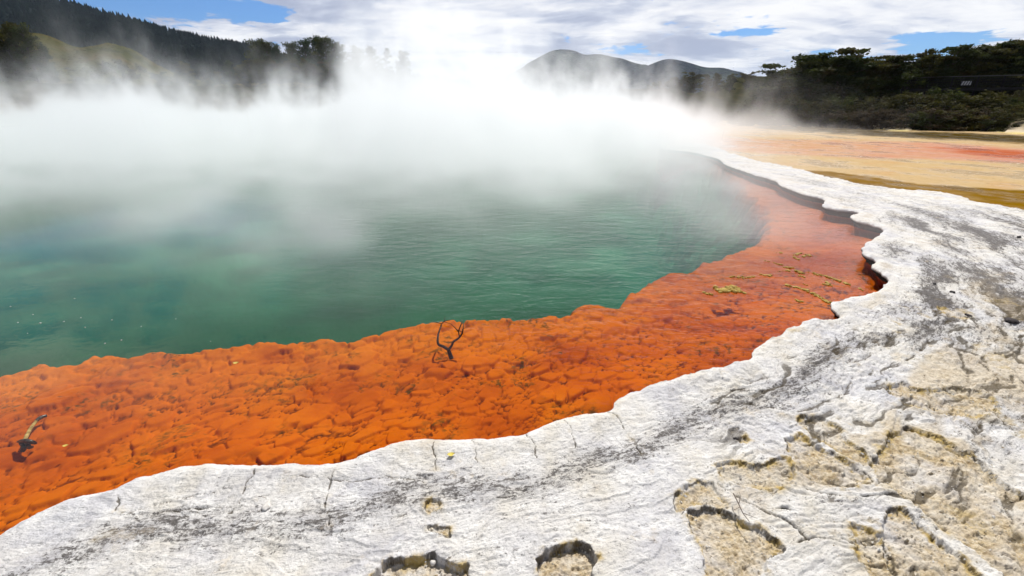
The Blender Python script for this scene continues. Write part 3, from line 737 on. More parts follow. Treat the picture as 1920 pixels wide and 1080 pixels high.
s.put(vc.inputs['Density'], dens)
vc.inputs['Min'].default_value = (-44, 3.0, 0.0); vc.inputs['Max'].default_value = (28, 53, 11.5)
vc.inputs['Resolution X'].default_value = 300; vc.inputs['Resolution Y'].default_value = 208; vc.inputs['Resolution Z'].default_value = 64
m_steam, g = mat("steam")
pv = g.new('ShaderNodeVolumePrincipled')
pv.inputs['Color'].default_value = (0.975, 0.985, 1, 1); pv.inputs['Density'].default_value = 1.0
pv.inputs['Anisotropy'].default_value = 0.35
g.l.new(pv.outputs[0], g.out.inputs['Volume'])
sm_n = s.new('GeometryNodeSetMaterial'); sm_n.inputs['Material'].default_value = m_steam
s.l.new(vc.outputs[0], sm_n.inputs[0])
go = s.new('NodeGroupOutput'); s.l.new(sm_n.outputs[0], go.inputs[0])
vol = bpy.data.volumes.new("steam"); vol.materials.append(m_steam)
steam = bpy.data.objects.new("steam", vol); scene.collection.objects.link(steam)
md = steam.modifiers.new("field", 'NODES'); md.node_group = ng
tag(steam, 'white steam billowing off the green hot pool', None, None, 'stuff')
# ================================================================== hills (real distance and depth)
def hill(name, sil, Y0, Y1, Yb, foot_v, nu, nt_, rough_m, mat_, seed, power=0.8):
    """sil: ridge outline seen from the pool, placed at depth Y1; the slope starts at Y0 and falls away behind to Yb"""
    sil = sorted(sil); us = np.linspace(sil[0][0], sil[-1][0], nu)
    vs = np.interp(us, [p[0] for p in sil], [p[1] for p in sil])
    k = np.ones(9) / 9; vs = np.convolve(np.pad(vs, 4, 'edge'), k, 'valid')
    xr, zr = [], []
    for u, v in zip(us, vs):
        a = at_depth(u, v, Y1); xr.append(a[0]); zr.append(a[2])
    xr = np.array(xr); zr = np.array(zr)
    tt = np.linspace(0, 1, nt_); V = []
    for t in tt:
        if t < 0.7:
            q = t / 0.7; Yy = Y0 + (Y1 - Y0) * q; prof = q ** power
        else:
            q = (t - 0.7) / 0.3; Yy = Y1 + (Yb - Y1) * q; prof = 1 - 0.75 * q
        X_ = xr * (Yy / Y1) ** 0.85
        z = zr * prof
        amp = rough_m * min(1, 6 * t) * (0.25 if abs(t - 0.7) < 0.02 else 1)
        z = z + amp * fbm(X_ / (rough_m * 7), Yy / (rough_m * 7) + 0 * X_, 5, 0.5, seed)
        V.append(np.stack([X_, 0 * X_ + Yy, z - 0.5 * (t == 0)], 1))
    V = np.array(V); F_ = grid_faces(nt_, nu)
    return mesh_np(name, V.reshape(-1, 3), F_[:, ::-1], True, mat_, None, 'structure'), V
def hill_mat(name, stops, sc, bumpd):
    m, g = mat(name); P3 = opos(g)
    n = g.noise(P3, sc, 9, 0.65)
    v = g.voro(P3, sc * 9)
    col = g.ramp(g.m('ADD', n, g.m('MULTIPLY', v, 0.10)), stops)
    pbr(g, col, 0.95, g.bump(g.m('ADD', g.m('MULTIPLY', v, -1.0), g.noise(P3, sc * 5, 5, 0.6)), 1.0, bumpd), 0.0)
    return m
m_far = hill_mat("far_mountain_bush_hazed", [(0.35, (0.006, 0.009, 0.018)), (0.52, (0.012, 0.018, 0.028)), (0.62, (0.022, 0.036, 0.030)), (0.8, (0.045, 0.060, 0.045))], 0.006, 18)  # bush colour with the blue of distant haze painted in
hill("mountain", [(860, 165), (930, 150), (990, 122), (1012, 106), (1038, 93), (1060, 91), (1080, 94), (1096, 103), (1118, 101), (1140, 106), (1168, 109), (1190, 118), (1210, 123), (1245, 128), (1300, 150), (1380, 175)],
     1500, 2300, 3400, 0, 260, 60, 25, m_far, 301)
hill("mountain_ridge", [(1120, 170), (1180, 140), (1225, 118), (1240, 112), (1262, 110), (1285, 115), (1310, 123), (1330, 129), (1350, 125), (1362, 127), (1378, 134), (1410, 142), (1500, 150), (1700, 152), (2100, 150)],
     1200, 1900, 2900, 0, 260, 60, 18, m_far, 311)
m_forest_ground = hill_mat("forest_hill", [(0.3, (0.008, 0.012, 0.014)), (0.7, (0.016, 0.022, 0.020))], 0.02, 5)
hl, HV = hill("forested_hill", [(-900, -300), (-500, -190), (-200, -75), (60, -12), (110, 0), (170, 18), (230, 32), (290, 50), (340, 66), (400, 75), (440, 80), (500, 95), (545, 106), (600, 118), (700, 135), (900, 165)],
     330, 850, 1300, 0, 360, 90, 14, m_forest_ground, 321, 0.9)
m_olive = hill_mat("grassy_knoll", [(0.3, (0.020, 0.024, 0.006)), (0.5, (0.060, 0.060, 0.014)), (0.7, (0.085, 0.062, 0.018))], 0.10, 0.8)
hill("grassy_hill", [(-500, 40), (-200, 50), (0, 55), (60, 60), (95, 66), (125, 82), (152, 91), (172, 87), (195, 84), (225, 83), (245, 92), (262, 103), (300, 125), (360, 150), (460, 175)],
     75, 150, 240, 0, 200, 60, 2.2, m_olive, 331, 0.7)

# conifers clothing the left hill: far too many to count
rng = np.random.RandomState(5)
def surf_points(V, n, tmax=0.8):
    i = rng.rand(n) * (V.shape[0] * tmax - 1); j = rng.rand(n) * (V.shape[1] - 2)
    a = V[i.astype(int), j.astype(int)]; return a + (V[i.astype(int) + 1, j.astype(int) + 1] - a) * rng.rand(n, 1)
sp = surf_points(HV, 16000); kk = sp[:, 2] > 4; sp = sp[kk]; n = len(sp)
hh = rng.uniform(5, 10, n); rad_ = hh * rng.uniform(0.20, 0.30, n)
rings = [(0.0, 0.9), (0.35, 0.75), (0.3, 1.0), (0.7, 0.45), (1.0, 0.02)]
ns = 6; VV = []
for fz, fr_ in rings:
    for k in range(ns):
        a = 2 * math.pi * k / ns + rng.rand(n) * 0.6
        q = rad_ * fr_ * rng.uniform(0.7, 1.25, n)
        VV.append(np.stack([sp[:, 0] + np.cos(a) * q, sp[:, 1] + np.sin(a) * q, sp[:, 2] - 1 + hh * fz], 1))
VV = np.stack(VV, 1)
fq = []
for r_ in range(len(rings) - 1):
    for k in range(ns): fq.append([r_ * ns + k, r_ * ns + (k + 1) % ns, (r_ + 1) * ns + (k + 1) % ns, (r_ + 1) * ns + k])
fq = np.array(fq); FF = (np.arange(n)[:, None, None] * len(rings) * ns + fq[None]).reshape(-1, 4)
m_con, g = mat("distant_conifer"); P3 = opos(g)
pbr(g, g.ramp(g.noise(P3, 0.05, 5, 0.7), [(0.3, (0.005, 0.009, 0.009)), (0.7, (0.014, 0.022, 0.016))]), 1.0, None, 0.0)
tag(mesh_np("conifer_forest", VV.reshape(-1, 3), FF, False, m_con), 'dark conifer forest covering the high hill on the left', None, None, 'stuff')

# ================================================================== trees and shrubs
def leaf_mat(name, dark, light, warm):
    m, g = mat(name); P3 = g.new('ShaderNodeTexCoord').outputs['Object']
    rnd = g.new('ShaderNodeObjectInfo').outputs['Random']
    n = g.noise(P3, 0.9, 4, 0.6)
    c = g.mix(g.mr(n, 0.35, 0.65), dark, light)
    c = g.mix(g.m('MULTIPLY', g.mr(g.noise(P3, 2.6, 3, 0.6), 0.5, 0.7), rnd), c, warm)
    b = g.new('ShaderNodeBsdfPrincipled'); g.put(b.inputs['Base Color'], c); b.inputs['Roughness'].default_value = 0.75
    b.inputs['Specular IOR Level'].default_value = 0.15
    t = g.new('ShaderNodeBsdfTranslucent'); g.put(t.inputs[0], c)
    mx = g.new('ShaderNodeMixShader'); mx.inputs[0].default_value = 0.35
    g.l.new(b.outputs[0], mx.inputs[1]); g.l.new(t.outputs[0], mx.inputs[2]); g.l.new(mx.outputs[0], g.out.inputs['Surface'])
    return m
ML = {'dark': leaf_mat("dark_leaves", (0.022, 0.034, 0.010), (0.075, 0.088, 0.018), (0.08, 0.062, 0.02)),
      'pine': leaf_mat("pine_needles", (0.018, 0.034, 0.018), (0.055, 0.085, 0.036), (0.07, 0.08, 0.025)),
      'olive': leaf_mat("olive_leaves", (0.026, 0.028, 0.008), (0.085, 0.080, 0.016), (0.075, 0.045, 0.020)),
      'brown': leaf_mat("brown_scrub", (0.036, 0.026, 0.014), (0.075, 0.055, 0.026), (0.10, 0.07, 0.035)),
      'grass': leaf_mat("tussock", (0.09, 0.075, 0.018), (0.19, 0.15, 0.035), (0.15, 0.10, 0.03))}
m_bark, g = mat("bark"); P3 = g.new('ShaderNodeTexCoord').outputs['Object']
pbr(g, g.ramp(g.noise(g.vm('MULTIPLY', P3, (1, 1, 0.25)), 9, 5, 0.6), [(0.35, (0.035, 0.028, 0.022)), (0.65, (0.11, 0.09, 0.075))]), 0.95, None, 0.1)

def tube_np(pts, rads, ns=6):
    pts = np.array(pts, float); V = []; Fq = []
    for i, p in enumerate(pts):
        t = pts[min(i + 1, len(pts) - 1)] - pts[max(i - 1, 0)]; t /= max(np.linalg.norm(t), 1e-9)
        a = np.cross(t, [0.3, 0.9, 0.1]); a /= np.linalg.norm(a); b = np.cross(t, a)
        for k in range(ns):
            q = 2 * math.pi * k / ns; V.append(p + rads[i] * (math.cos(q) * a + math.sin(q) * b))
    for i in range(len(pts) - 1):
        for k in range(ns): Fq.append([i * ns + k, i * ns + (k + 1) % ns, (i + 1) * ns + (k + 1) % ns, (i + 1) * ns + k])
    V.append(pts[-1]); c = len(V) - 1
    for k in range(ns): Fq.append([(len(pts) - 1) * ns + k, (len(pts) - 1) * ns + (k + 1) % ns, c, c])
    return np.array(V), np.array(Fq)
def tubes(list_):
    V = []; Fq = []; o = 0
    for a in list_:
        v, f = tube_np(*a); V.append(v); Fq.append(f + o); o += len(v)
    return np.vstack(V), np.vstack(Fq)
def mesh_any(name, V, Fq, mat_, smooth=True):
    me = bpy.data.meshes.new(name)
    fl_ = [tuple(dict.fromkeys(int(i) for i in f)) for f in Fq]
    me.from_pydata([tuple(v) for v in V], [], [f for f in fl_ if len(f) > 2]); me.materials.append(mat_)
    for p in me.polygons: p.use_smooth = smooth
    return me
def leaves(clumps, per, size, r, aspect=0.55, up=0.3):
    """thousands of small leaf-spray faces spread through ragged clumps"""
    P = []; 
    for (c, rx, ry, rz) in clumps:
        k = int(per * (rx * ry * rz) ** 0.45 * 2.2) + 8
        d = r.normal(size=(k, 3)); d /= np.linalg.norm(d, axis=1)[:, None]
        rr = r.rand(k) ** 0.40
        P.append(np.array(c) + d * rr[:, None] * np.array([rx, ry, rz]) * (1 + 0.25 * r.normal(size=(k, 1))))
    P = np.vstack(P); k = len(P)
    a = r.normal(size=(k, 3)); a[:, 2] *= 0.5; a /= np.linalg.norm(a, axis=1)[:, None]
    b = r.normal(size=(k, 3)); b[:, 2] += up * 0; b -= (b * a).sum(1)[:, None] * a; b /= np.linalg.norm(b, axis=1)[:, None]
    s = size * r.uniform(0.5, 1.4, (k, 1))
    V = np.stack([P - a * s, P + b * s * aspect, P + a * s, P - b * s * aspect], 1).reshape(-1, 3)
    return V, np.arange(4 * k).reshape(-1, 4)
PROTO = {}
def make_tree(kind, seed):
    r = np.random.RandomState(seed); br_ = []; cl = []
    if kind == 'layered':             # spreading crown in flat tiers, 1 unit tall
        top = 1.0; lean = r.uniform(-0.08, 0.08)
        trunk = [(0, 0, 0), (lean * 0.4, 0.02, 0.25), (lean, 0, 0.5), (lean * 1.5, -0.02, 0.72), (lean * 1.4, 0, 0.9)]
        br_.append((trunk, [0.035, 0.028, 0.022, 0.014, 0.006]))
        for i in range(15):
            z = 0.30 + 0.62 * (i / 14) ** 0.8; a = r.rand() * 6.28; L = r.uniform(0.16, 0.44) * (1.15 - 0.62 * max(0, (z - 0.6) / 0.4))
            e = np.array([lean + math.cos(a) * L, math.sin(a) * L, z + r.uniform(0.0, 0.08)])
            br_.append(([(lean, 0, z - 0.16), (lean + math.cos(a) * L * .5, math.sin(a) * L * .5, z - 0.06), tuple(e)], [0.012, 0.008, 0.003]))
            for j in range(3):
                cl.append((e + r.normal(size=3) * [0.08, 0.08, 0.022], r.uniform(.07, .14), r.uniform(.07, .14), r.uniform(.022, .045)))
        for j in range(26): cl.append((np.array([lean, 0, 0.16 + 0.026 * j]) + r.normal(size=3) * [.15, .15, .03], .13, .13, .055))
        lv_ = leaves(cl, 2300, 0.021, r, 0.6)
    elif kind == 'pine':              # tall rounded pine with lobed crown to the ground
        br_.append(([(0, 0, 0), (0.01, 0, 0.4), (0, 0.01, 0.75), (0.01, 0, 0.97)], [0.03, 0.022, 0.012, 0.003]))
        for i in range(34):
            z = 0.16 + 0.80 * (i / 33); w_ = 0.30 * math.sin(min(1, (1.06 - z) / 0.62) * math.pi / 2) ** 0.8; a = i * 2.4 + r.uniform(-.5, .5); L = w_ * r.uniform(0.45, 1.1)
            e = np.array([math.cos(a) * L, math.sin(a) * L, z])
            br_.append(([(0, 0, z - 0.07), tuple(e * [.5, .5, 1] - [0, 0, .02]), tuple(e)], [0.008, 0.006, 0.003]))
            cl.append((e + r.normal(size=3) * .015, r.uniform(.06, .11), r.uniform(.06, .11), r.uniform(.035, .06)))
            cl.append((e * [.45, .45, 1] + r.normal(size=3) * .02, .08, .08, .05))
        lv_ = leaves(cl, 1700, 0.016, r, 0.5)
    elif kind == 'tuft':              # bare stem with a ragged head
        br_.append(([(0, 0, 0), (0.02, 0, 0.5), (-0.01, 0, 0.8), (0, 0, 0.98)], [0.022, 0.014, 0.008, 0.003]))
        for i in range(16):
            z = 0.35 + 0.62 * (i / 15); a = r.rand() * 6.28; L = r.uniform(.08, .26) * (1.3 - z); e = np.array([math.cos(a) * L, math.sin(a) * L, z])
            br_.append(([(0, 0, z - 0.08), tuple(e)], [0.007, 0.003]))
            cl.append((e, r.uniform(.05, .10), r.uniform(.05, .10), r.uniform(.025, .045)))
        lv_ = leaves(cl, 1500, 0.018, r, 0.5)
    else:                             # shrub, wide low dome of ragged sprays
        for i in range(7):
            a = r.rand() * 6.28; L = r.uniform(.1, .4); e = (math.cos(a) * L, math.sin(a) * L, r.uniform(.5, .95))
            br_.append(([(e[0] * .1, e[1] * .1, 0), (e[0] * .5, e[1] * .5, e[2] * .55), e], [0.022, 0.014, 0.004]))
        for i in range(26):
            a = r.rand() * 6.28; L = 0.62 * math.sqrt(r.rand()); z = r.uniform(.12, .95) * math.sqrt(max(0.05, 1 - (L / .75) ** 2))
            cl.append((np.array([math.cos(a) * L, math.sin(a) * L, z]), r.uniform(.10, .20), r.uniform(.10, .20), r.uniform(.07, .14)))
        lv_ = leaves(cl, 620, 0.034, r, 0.55)
    return lv_, tubes([(p, rd, 5) for p, rd in br_])
def proto(kind, var, lm):
    key = (kind, var, lm)
    if key not in PROTO:
        gk = (kind, var)
        if gk not in PROTO: PROTO[gk] = make_tree(kind, 1000 + var * 17 + len(kind))
        (lv_, lf), (tv, tf) = PROTO[gk]
        PROTO[key] = (mesh_np(kind + "_crown_" + lm, lv_, lf, False, ML[lm], None, None, None, False), mesh_any(kind + "_wood", tv, tf, m_bark))
    return PROTO[key]
ZG = None
def ground_z(px, py):
    i = np.clip(np.searchsorted(RR, math.hypot(px, py)), 0, nr - 1); j = np.clip(np.searchsorted(AZ, math.atan2(px, py)), 0, nc - 1)
    return float(z[i * nc + j])
z = np.asarray(z_ground)
def plant(name, kind, var, lm, X_, Y_, H_, wid, label, cat, group, rot, stem_name='trunk'):
    cm, tm = proto(kind, var, lm)
    root = bpy.data.objects.new(name, None); root.location = (X_, Y_, ground_z(X_, Y_) - 0.04 * H_); root.empty_display_size = 0.3
    root.rotation_euler = (0, 0, rot); root.scale = (wid, wid, H_)
    scene.collection.objects.link(root); tag(root, label, cat, group)
    for nm, me in (('crown', cm), (stem_name, tm)):
        o = bpy.data.objects.new(nm, me); o.parent = root; scene.collection.objects.link(o)
    return root
rnd = random.Random(11)
ORD = ['leftmost'] + ['%s from the left' % q for q in 'second third fourth fifth sixth seventh eighth ninth tenth eleventh twelfth thirteenth fourteenth fifteenth sixteenth seventeenth eighteenth nineteenth twentieth twenty-first twenty-second twenty-third twenty-fourth twenty-fifth twenty-sixth twenty-seventh twenty-eighth twenty-ninth thirtieth thirty-first thirty-second'.split()]
def row(us, vtop, Yf, kinds, lms, desc, cat, group, name, jitter=6, wf=(0.8, 1.1), stem='trunk', minh=0.5):
    for i, u in enumerate(us):
        uu_ = u + rnd.uniform(-jitter, jitter); Yd = Yf(uu_) + rnd.uniform(-1.0, 1.0)
        X_, _, zt = at_depth(uu_, vtop(uu_) + rnd.uniform(-3, 4), Yd)
        H_ = max(minh, zt - ground_z(X_, Yd)) / 0.98
        k = kinds[rnd.randrange(len(kinds))]; lm = lms[rnd.randrange(len(lms))]
        wd = H_ * rnd.uniform(*wf)
        plant(name, k, rnd.randrange(3), lm, X_, Yd, H_, wd, desc % ORD[i], cat, group, rnd.uniform(0, 6.28), stem)
def L(pts): return lambda u: float(np.interp(u, [p[0] for p in pts], [p[1] for p in pts]))
canopy = L([(1230, 146), (1300, 137), (1380, 136), (1440, 138), (1467, 130), (1497, 114), (1525, 98), (1560, 95), (1590, 112), (1615, 118), (1635, 103), (1657, 100), (1707, 105), (1732, 96), (1757, 87), (1787, 90), (1805, 99), (1827, 90), (1865, 81), (1902, 76), (1920, 67), (2100, 50)])
row(range(1236, 1440, 23), lambda u: canopy(u) + 1, lambda u: 82, ['layered', 'shrub', 'pine'], ['olive', 'dark'], 'small olive tree in the distant line below the mountains, %s', 'tree', 'distant trees below the mountains', 'bush_tree', wf=(0.9, 1.3))
row(range(1455, 2060, 30), canopy, L([(1450, 60), (1700, 51), (1920, 50)]), ['layered'], ['dark', 'dark', 'olive'], 'dark spreading tree of the skyline row on the right bank, %s', 'tree', 'skyline trees on the right bank', 'spreading_tree', wf=(1.0, 1.3))
row(range(1440, 1720, 27), lambda u: canopy(u) + 30 + 6 * math.sin(u), L([(1440, 58), (1720, 51)]), ['layered', 'layered', 'shrub'], ['dark', 'olive', 'dark'], 'rounded dark tree in front of the skyline row, %s', 'tree', 'middle row of trees on the right bank', 'bushy_tree', wf=(0.9, 1.2))
row(range(1400, 1700, 21), lambda u: 182 + 7 * math.sin(u * 1.7), L([(1400, 54), (1700, 45)]), ['shrub'], ['olive', 'dark', 'dark', 'brown'], 'tall shrub halfway up the right bank, %s', 'shrub', 'tall shrubs halfway up the right bank', 'tall_shrub', wf=(0.9, 1.2), stem='stem')
row(range(1360, 1860, 19), lambda u: (208 if u < 1640 else 203) + 6 * math.sin(u * 2.3), L([(1360, 51), (1500, 49), (1640, 42), (1860, 39)]), ['shrub'], ['brown', 'olive', 'dark', 'brown'], 'low brown and olive shrub at the foot of the right bank, %s', 'shrub', 'low shrubs along the foot of the right bank', 'low_shrub', wf=(1.2, 1.7), stem='stem')
row(range(1700, 1990, 18), lambda u: 171 + 6 * math.sin(u * 1.9), L([(1700, 45), (1990, 42)]), ['shrub'], ['olive', 'brown', 'olive', 'dark'], 'olive shrub on the slope below the viewing platform, %s', 'shrub', 'shrubs below the viewing platform', 'slope_shrub', wf=(1.2, 1.6), stem='stem')
row(range(1770, 2000, 30), lambda u: 200 + 5 * math.sin(u * 2.9), L([(1700, 42), (1990, 38)]), ['shrub'], ['brown', 'olive'], 'sparse scrubby bush above the bare pale bank, %s', 'shrub', 'scrubby bushes above the bare bank', 'scrub_bush', wf=(1.3, 1.8), stem='stem')
# left shore
cl_ = L([(-60, 30), (0, 34), (60, 45), (85, 70), (110, 150), (250, 160), (290, 128), (330, 112), (400, 108), (440, 95), (470, 76), (490, 67), (515, 80), (530, 90), (540, 76), (575, 68), (600, 67), (640, 78), (650, 84), (700, 86), (760, 92), (800, 110), (880, 118), (960, 150)])
row([478, 494, 512, 545, 566, 588, 610, 634], cl_, lambda u: 66, ['pine'], ['pine', 'dark'], 'tall dark pine of the clump standing above the far shore, %s', 'tree', 'tall pines above the far left shore', 'pine_tree', 4, (0.85, 1.05))
row([664, 690, 722, 752], cl_, lambda u: 78, ['pine', 'tuft'], ['pine'], 'faint tree half hidden in steam right of the pines, %s', 'tree', 'trees faint in the steam', 'steam_veiled_tree', 4, (0.7, 1.0))
row([878], cl_, lambda u: 74, ['tuft'], ['pine'], 'lone grey tree almost lost in the thick middle steam', 'tree', None, 'veiled_tree', 0, (0.5, 0.6)) if False else None
row(range(250, 660, 19), lambda u: max(112, cl_(u) + 18 + 16 * math.sin(u)), lambda u: 60, ['pine', 'layered'], ['pine', 'olive', 'olive'], 'mid-height dark tree in front of the left pines, %s', 'tree', 'mid-height trees on the far left shore', 'shore_tree', wf=(0.8, 1.1))
row(range(90, 680, 21), lambda u: 163 + 8 * math.sin(u * 1.3), lambda u: 57.5, ['shrub'], ['dark', 'olive', 'pine'], 'dark shrub along the far left shore, %s', 'shrub', 'shrubs along the far left shore', 'shore_shrub', wf=(1.0, 1.5), stem='stem')
row([-150, -95, -45, 0, 36, 72], L([(-150, 25), (0, 40), (40, 44), (85, 95)]), lambda u: 50, ['layered', 'pine', 'tuft'], ['olive', 'dark', 'pine'], 'tall hazy tree at the left end of the shore, %s', 'tree', 'tall trees at the left end of the shore', 'tall_tree', wf=(0.6, 0.9))
row([-120, -40, 30, 90, 150, 215], lambda u: 122 + 20 * math.sin(u), lambda u: 54, ['layered', 'shrub'], ['dark', 'olive'], 'low bushy tree under the tall trees on the left, %s', 'tree', 'low trees on the left shore', 'low_tree', wf=(0.9, 1.3))
row(range(480, 620, 22), lambda u: 187, lambda u: 55.5, ['shrub'], ['grass'], 'golden tussock clump at the foot of the pines, %s', 'plant', 'golden tussocks at the foot of the pines', 'tussock', wf=(1.6, 2.2), stem='stem')
row(range(330, 480, 30), lambda u: 189, lambda u: 55.5, ['shrub'], ['grass', 'olive'], 'olive tussock clump low on the far left shore, %s', 'plant', 'olive tussocks on the far left shore', 'tussock', wf=(1.6, 2.2), stem='stem')

# ================================================================== viewing platform with railing on the right bank
m_wood, g = mat("dark_timber"); P3 = opos(g)
pbr(g, g.ramp(g.noise(g.vm('MULTIPLY', P3, (1, 1, 6)), 4, 4, 0.6), [(0.3, (0.007, 0.006, 0.006)), (0.7, (0.022, 0.02, 0.018))]), 0.8, None, 0.2)
m_pale, g = mat("weathered_rail"); pbr(g, (0.09, 0.088, 0.085), 0.7, None, 0.3)
def box_bm(bm, c, s_, rz=0.0, rx=0.0):
    r_ = bmesh.ops.create_cube(bm, size=1.0)
    M = Matrix.Translation(c) @ Matrix.Rotation(rz, 4, 'Z') @ Matrix.Rotation(rx, 4, 'X') @ Matrix.Diagonal((*s_, 1))
    bmesh.ops.transform(bm, matrix=M, verts=r_['verts'])
def bm_obj(name, bm, m, parent=None, bevel=0.0):
    if bevel: bmesh.ops.bevel(bm, geom=bm.edges[:], offset=bevel, segments=1, affect='EDGES')
    me = bpy.data.meshes.new(name); bm.to_mesh(me); bm.free(); me.materials.append(m)
    o = bpy.data.objects.new(name, me); scene.collection.objects.link(o)
    if parent: o.parent = parent
    return o
fa = Vector(at_depth(1690, 166, 50)); fb = Vector(at_depth(2150, 172, 42)); zt = fa.z
fb.z = zt; dv = fb - fa; Lf = dv.length; rz = math.atan2(dv.y, dv.x)
plat = bpy.data.objects.new("viewing_platform", None); plat.location = fa; plat.rotation_euler = (0, 0, rz); scene.collection.objects.link(plat)
tag(plat, 'dark timber viewing platform with railing under the trees on the right bank', 'platform')
bm = bmesh.new(); box_bm(bm, (Lf / 2, 1.3, -0.08), (Lf, 2.6, 0.12)); bm_obj("deck", bm, m_wood, plat)
bm = bmesh.new(); box_bm(bm, (Lf / 2, 0.0, -0.22), (Lf, 0.06, 0.14)); bm_obj("fascia", bm, m_wood, plat)
for k in range(10):
    bm = bmesh.new(); box_bm(bm, (0.1 + k * (Lf - 0.2) / 9, 0.06, -0.45), (0.11, 0.11, 2.9)); bm_obj("post", bm, m_wood, plat)
for hz_, mm in ((0.98, m_pale), (0.72, m_wood), (0.48, m_wood), (0.24, m_wood)):
    bm = bmesh.new(); box_bm(bm, (Lf / 2, -0.02, hz_), (Lf, 0.05, 0.07 if hz_ > .9 else 0.05)); bm_obj("rail", bm, mm, plat)
bm = bmesh.new()
for k in range(int(Lf / 0.14)): box_bm(bm, (0.07 + k * 0.14, 0.03, 0.48), (0.035, 0.03, 0.90))
bm_obj("balusters", bm, m_wood, plat)
m_sign, g = mat("striped_sign")
sx = g.xyz(g.new('ShaderNodeTexCoord').outputs['Object'])
st_ = g.m('FRACT', g.m('ADD', g.m('MULTIPLY', sx[0], 5.2), g.m('MULTIPLY', sx[2], -1.4)))
pbr(g, g.mix(g.mr(st_, 0.42, 0.5), (0.03, 0.03, 0.03), (0.42, 0.42, 0.42)), 0.5, None, 0.3)
fs_ = (1816 - 1690) / (2150 - 1690) * 1.0
bm = bmesh.new(); box_bm(bm, (0, 0, 0), (0.72, 0.03, 0.36)); sg = bm_obj("panel", bm, m_sign)
sroot = bpy.data.objects.new("sign", None); q = fa + dv * 0.285; sroot.location = (q.x, q.y - 0.10, zt + 0.38); sroot.rotation_euler = (0, 0, rz)
scene.collection.objects.link(sroot); tag(sroot, 'small grey and black striped sign on the platform railing', 'sign'); sg.parent = sroot
bm = bmesh.new(); box_bm(bm, (-0.3, 0.04, 0), (0.05, 0.05, 0.5)); box_bm(bm, (0.3, 0.04, 0), (0.05, 0.05, 0.5)); bm_obj("bracket", bm, m_wood, sroot)

# ================================================================== things in and on the pool and terrace
m_dead, g = mat("dead_wood"); P3 = opos(g)
pbr(g, g.mix(g.mr(g.xyz(P3)[2], 0.02, 0.10), (0.060, 0.035, 0.022), (0.16, 0.13, 0.11)), 0.9, g.bump(g.noise(P3, 60, 4), 0.5, 0.003), 0.1)
def wp(u, v, z_): a = unproj(u, v, z_); return np.array([float(a[0]), float(a[1]), z_])
broot = bpy.data.objects.new("dead_branch", None); b0 = wp(845, 672, -0.19); broot.location = b0; scene.collection.objects.link(broot)
tag(broot, 'forked dead branch standing out of the orange shallows at their green edge', 'branch')
def rel(u, v, z_): return wp(u, v, z_) - b0
def limb(name, pts, rads, parent=broot, m=m_dead, ns=7):
    P_ = catmull([rel(*p) for p in pts], 4); rr_ = 1.25 * np.interp(np.linspace(0, 1, len(P_)), np.linspace(0, 1, len(rads)), rads)
    v, f = tube_np(P_, rr_, ns); return v, f
def multi(name, limbs, parent, m):
    V = []; Fq = []; o = 0
    for l in limbs:
        v, f = limb(name, *l); V.append(v); Fq.append(f + o); o += len(v)
    ob = bpy.data.objects.new(name, mesh_any(name, np.vstack(V), np.vstack(Fq), m)); ob.parent = parent; scene.collection.objects.link(ob); return ob
multi("stem", [([(847, 673, -.20), (843, 662, -.16), (841, 656, -.13)], [.016, .014, .012])], broot, m_dead)
multi("left_limb", [([(841, 656, -.13), (832, 650, -.11), (822, 645, -.09), (821, 632, -.05), (824, 620, -.02), (828, 610, .0)], [.011, .010, .009, .007, .006, .004]),
    ([(826, 611, .0), (832, 603, .02), (845, 600, .035)], [.004, .003, .0015]), ([(828, 607, .0), (820, 605, .012), (812, 603, .02)], [.003, .002, .001]),
    ([(832, 603, .02), (838, 605, .02), (848, 608, .02)], [.003, .002, .001]), ([(830, 606, .0), (834, 599, .025), (834, 594, .035)], [.003, .002, .001])], broot, m_dead)
multi("right_limb", [([(841, 656, -.13), (847, 648, -.10), (850, 641, -.07), (860, 634, -.04), (866, 626, -.01), (868, 618, .02)], [.010, .008, .008, .007, .006, .004]),
    ([(862, 632, -.03), (860, 622, .0), (863, 612, .04), (866, 605, .07), (866, 599, .09)], [.005, .004, .004, .003, .0022]),
    ([(868, 620, .02), (869, 610, .05), (868, 603, .07)], [.004, .003, .001]), ([(860, 622, .0), (852, 613, .02), (846, 608, .03)], [.004, .003, .001]),
    ([(866, 622, .01), (857, 618, .02), (850, 611, .03)], [.003, .002, .001]), ([(866, 618, .02), (872, 615, .03)], [.003, .001])], broot, m_dead)
m_yel, g = mat("bleached_wood"); P3 = opos(g)
pbr(g, g.ramp(g.noise(P3, 30, 4, 0.6), [(0.35, (0.20, 0.12, 0.03)), (0.6, (0.50, 0.38, 0.14))]), 0.85, None, 0.1)
m_blk, g = mat("black_wood"); P3 = opos(g)
pbr(g, g.ramp(g.noise(P3, 40, 4, 0.6), [(0.45, (0.008, 0.007, 0.006)), (0.72, (0.10, 0.09, 0.08))]), 0.35, None, 0.5)
broot2 = bpy.data.objects.new("driftwood", None); b0 = wp(50, 832, -0.10); broot2.location = b0; scene.collection.objects.link(broot2)
tag(broot2, 'short yellow piece of driftwood with a black knotty end under the orange shallows', 'driftwood')
multi("shaft", [([(46, 826, -.13), (57, 805, -.14), (68, 790, -.16)], [.009, .008, .007])], broot2, m_yel)
multi("tip", [([(68, 790, -.16), (76, 783, -.165), (88, 779, -.17)], [.008, .010, .007])], broot2, m_blk)
multi("knot", [([(34, 828, -.14), (46, 826, -.115), (60, 829, -.125), (68, 831, -.15)], [.006, .010, .011, .006]), ([(40, 830, -.14), (46, 838, -.15), (42, 846, -.17)], [.010, .012, .010]), ([(52, 828, -.13), (54, 838, -.15), (60, 838, -.17)], [.010, .010, .008])], broot2, m_blk)

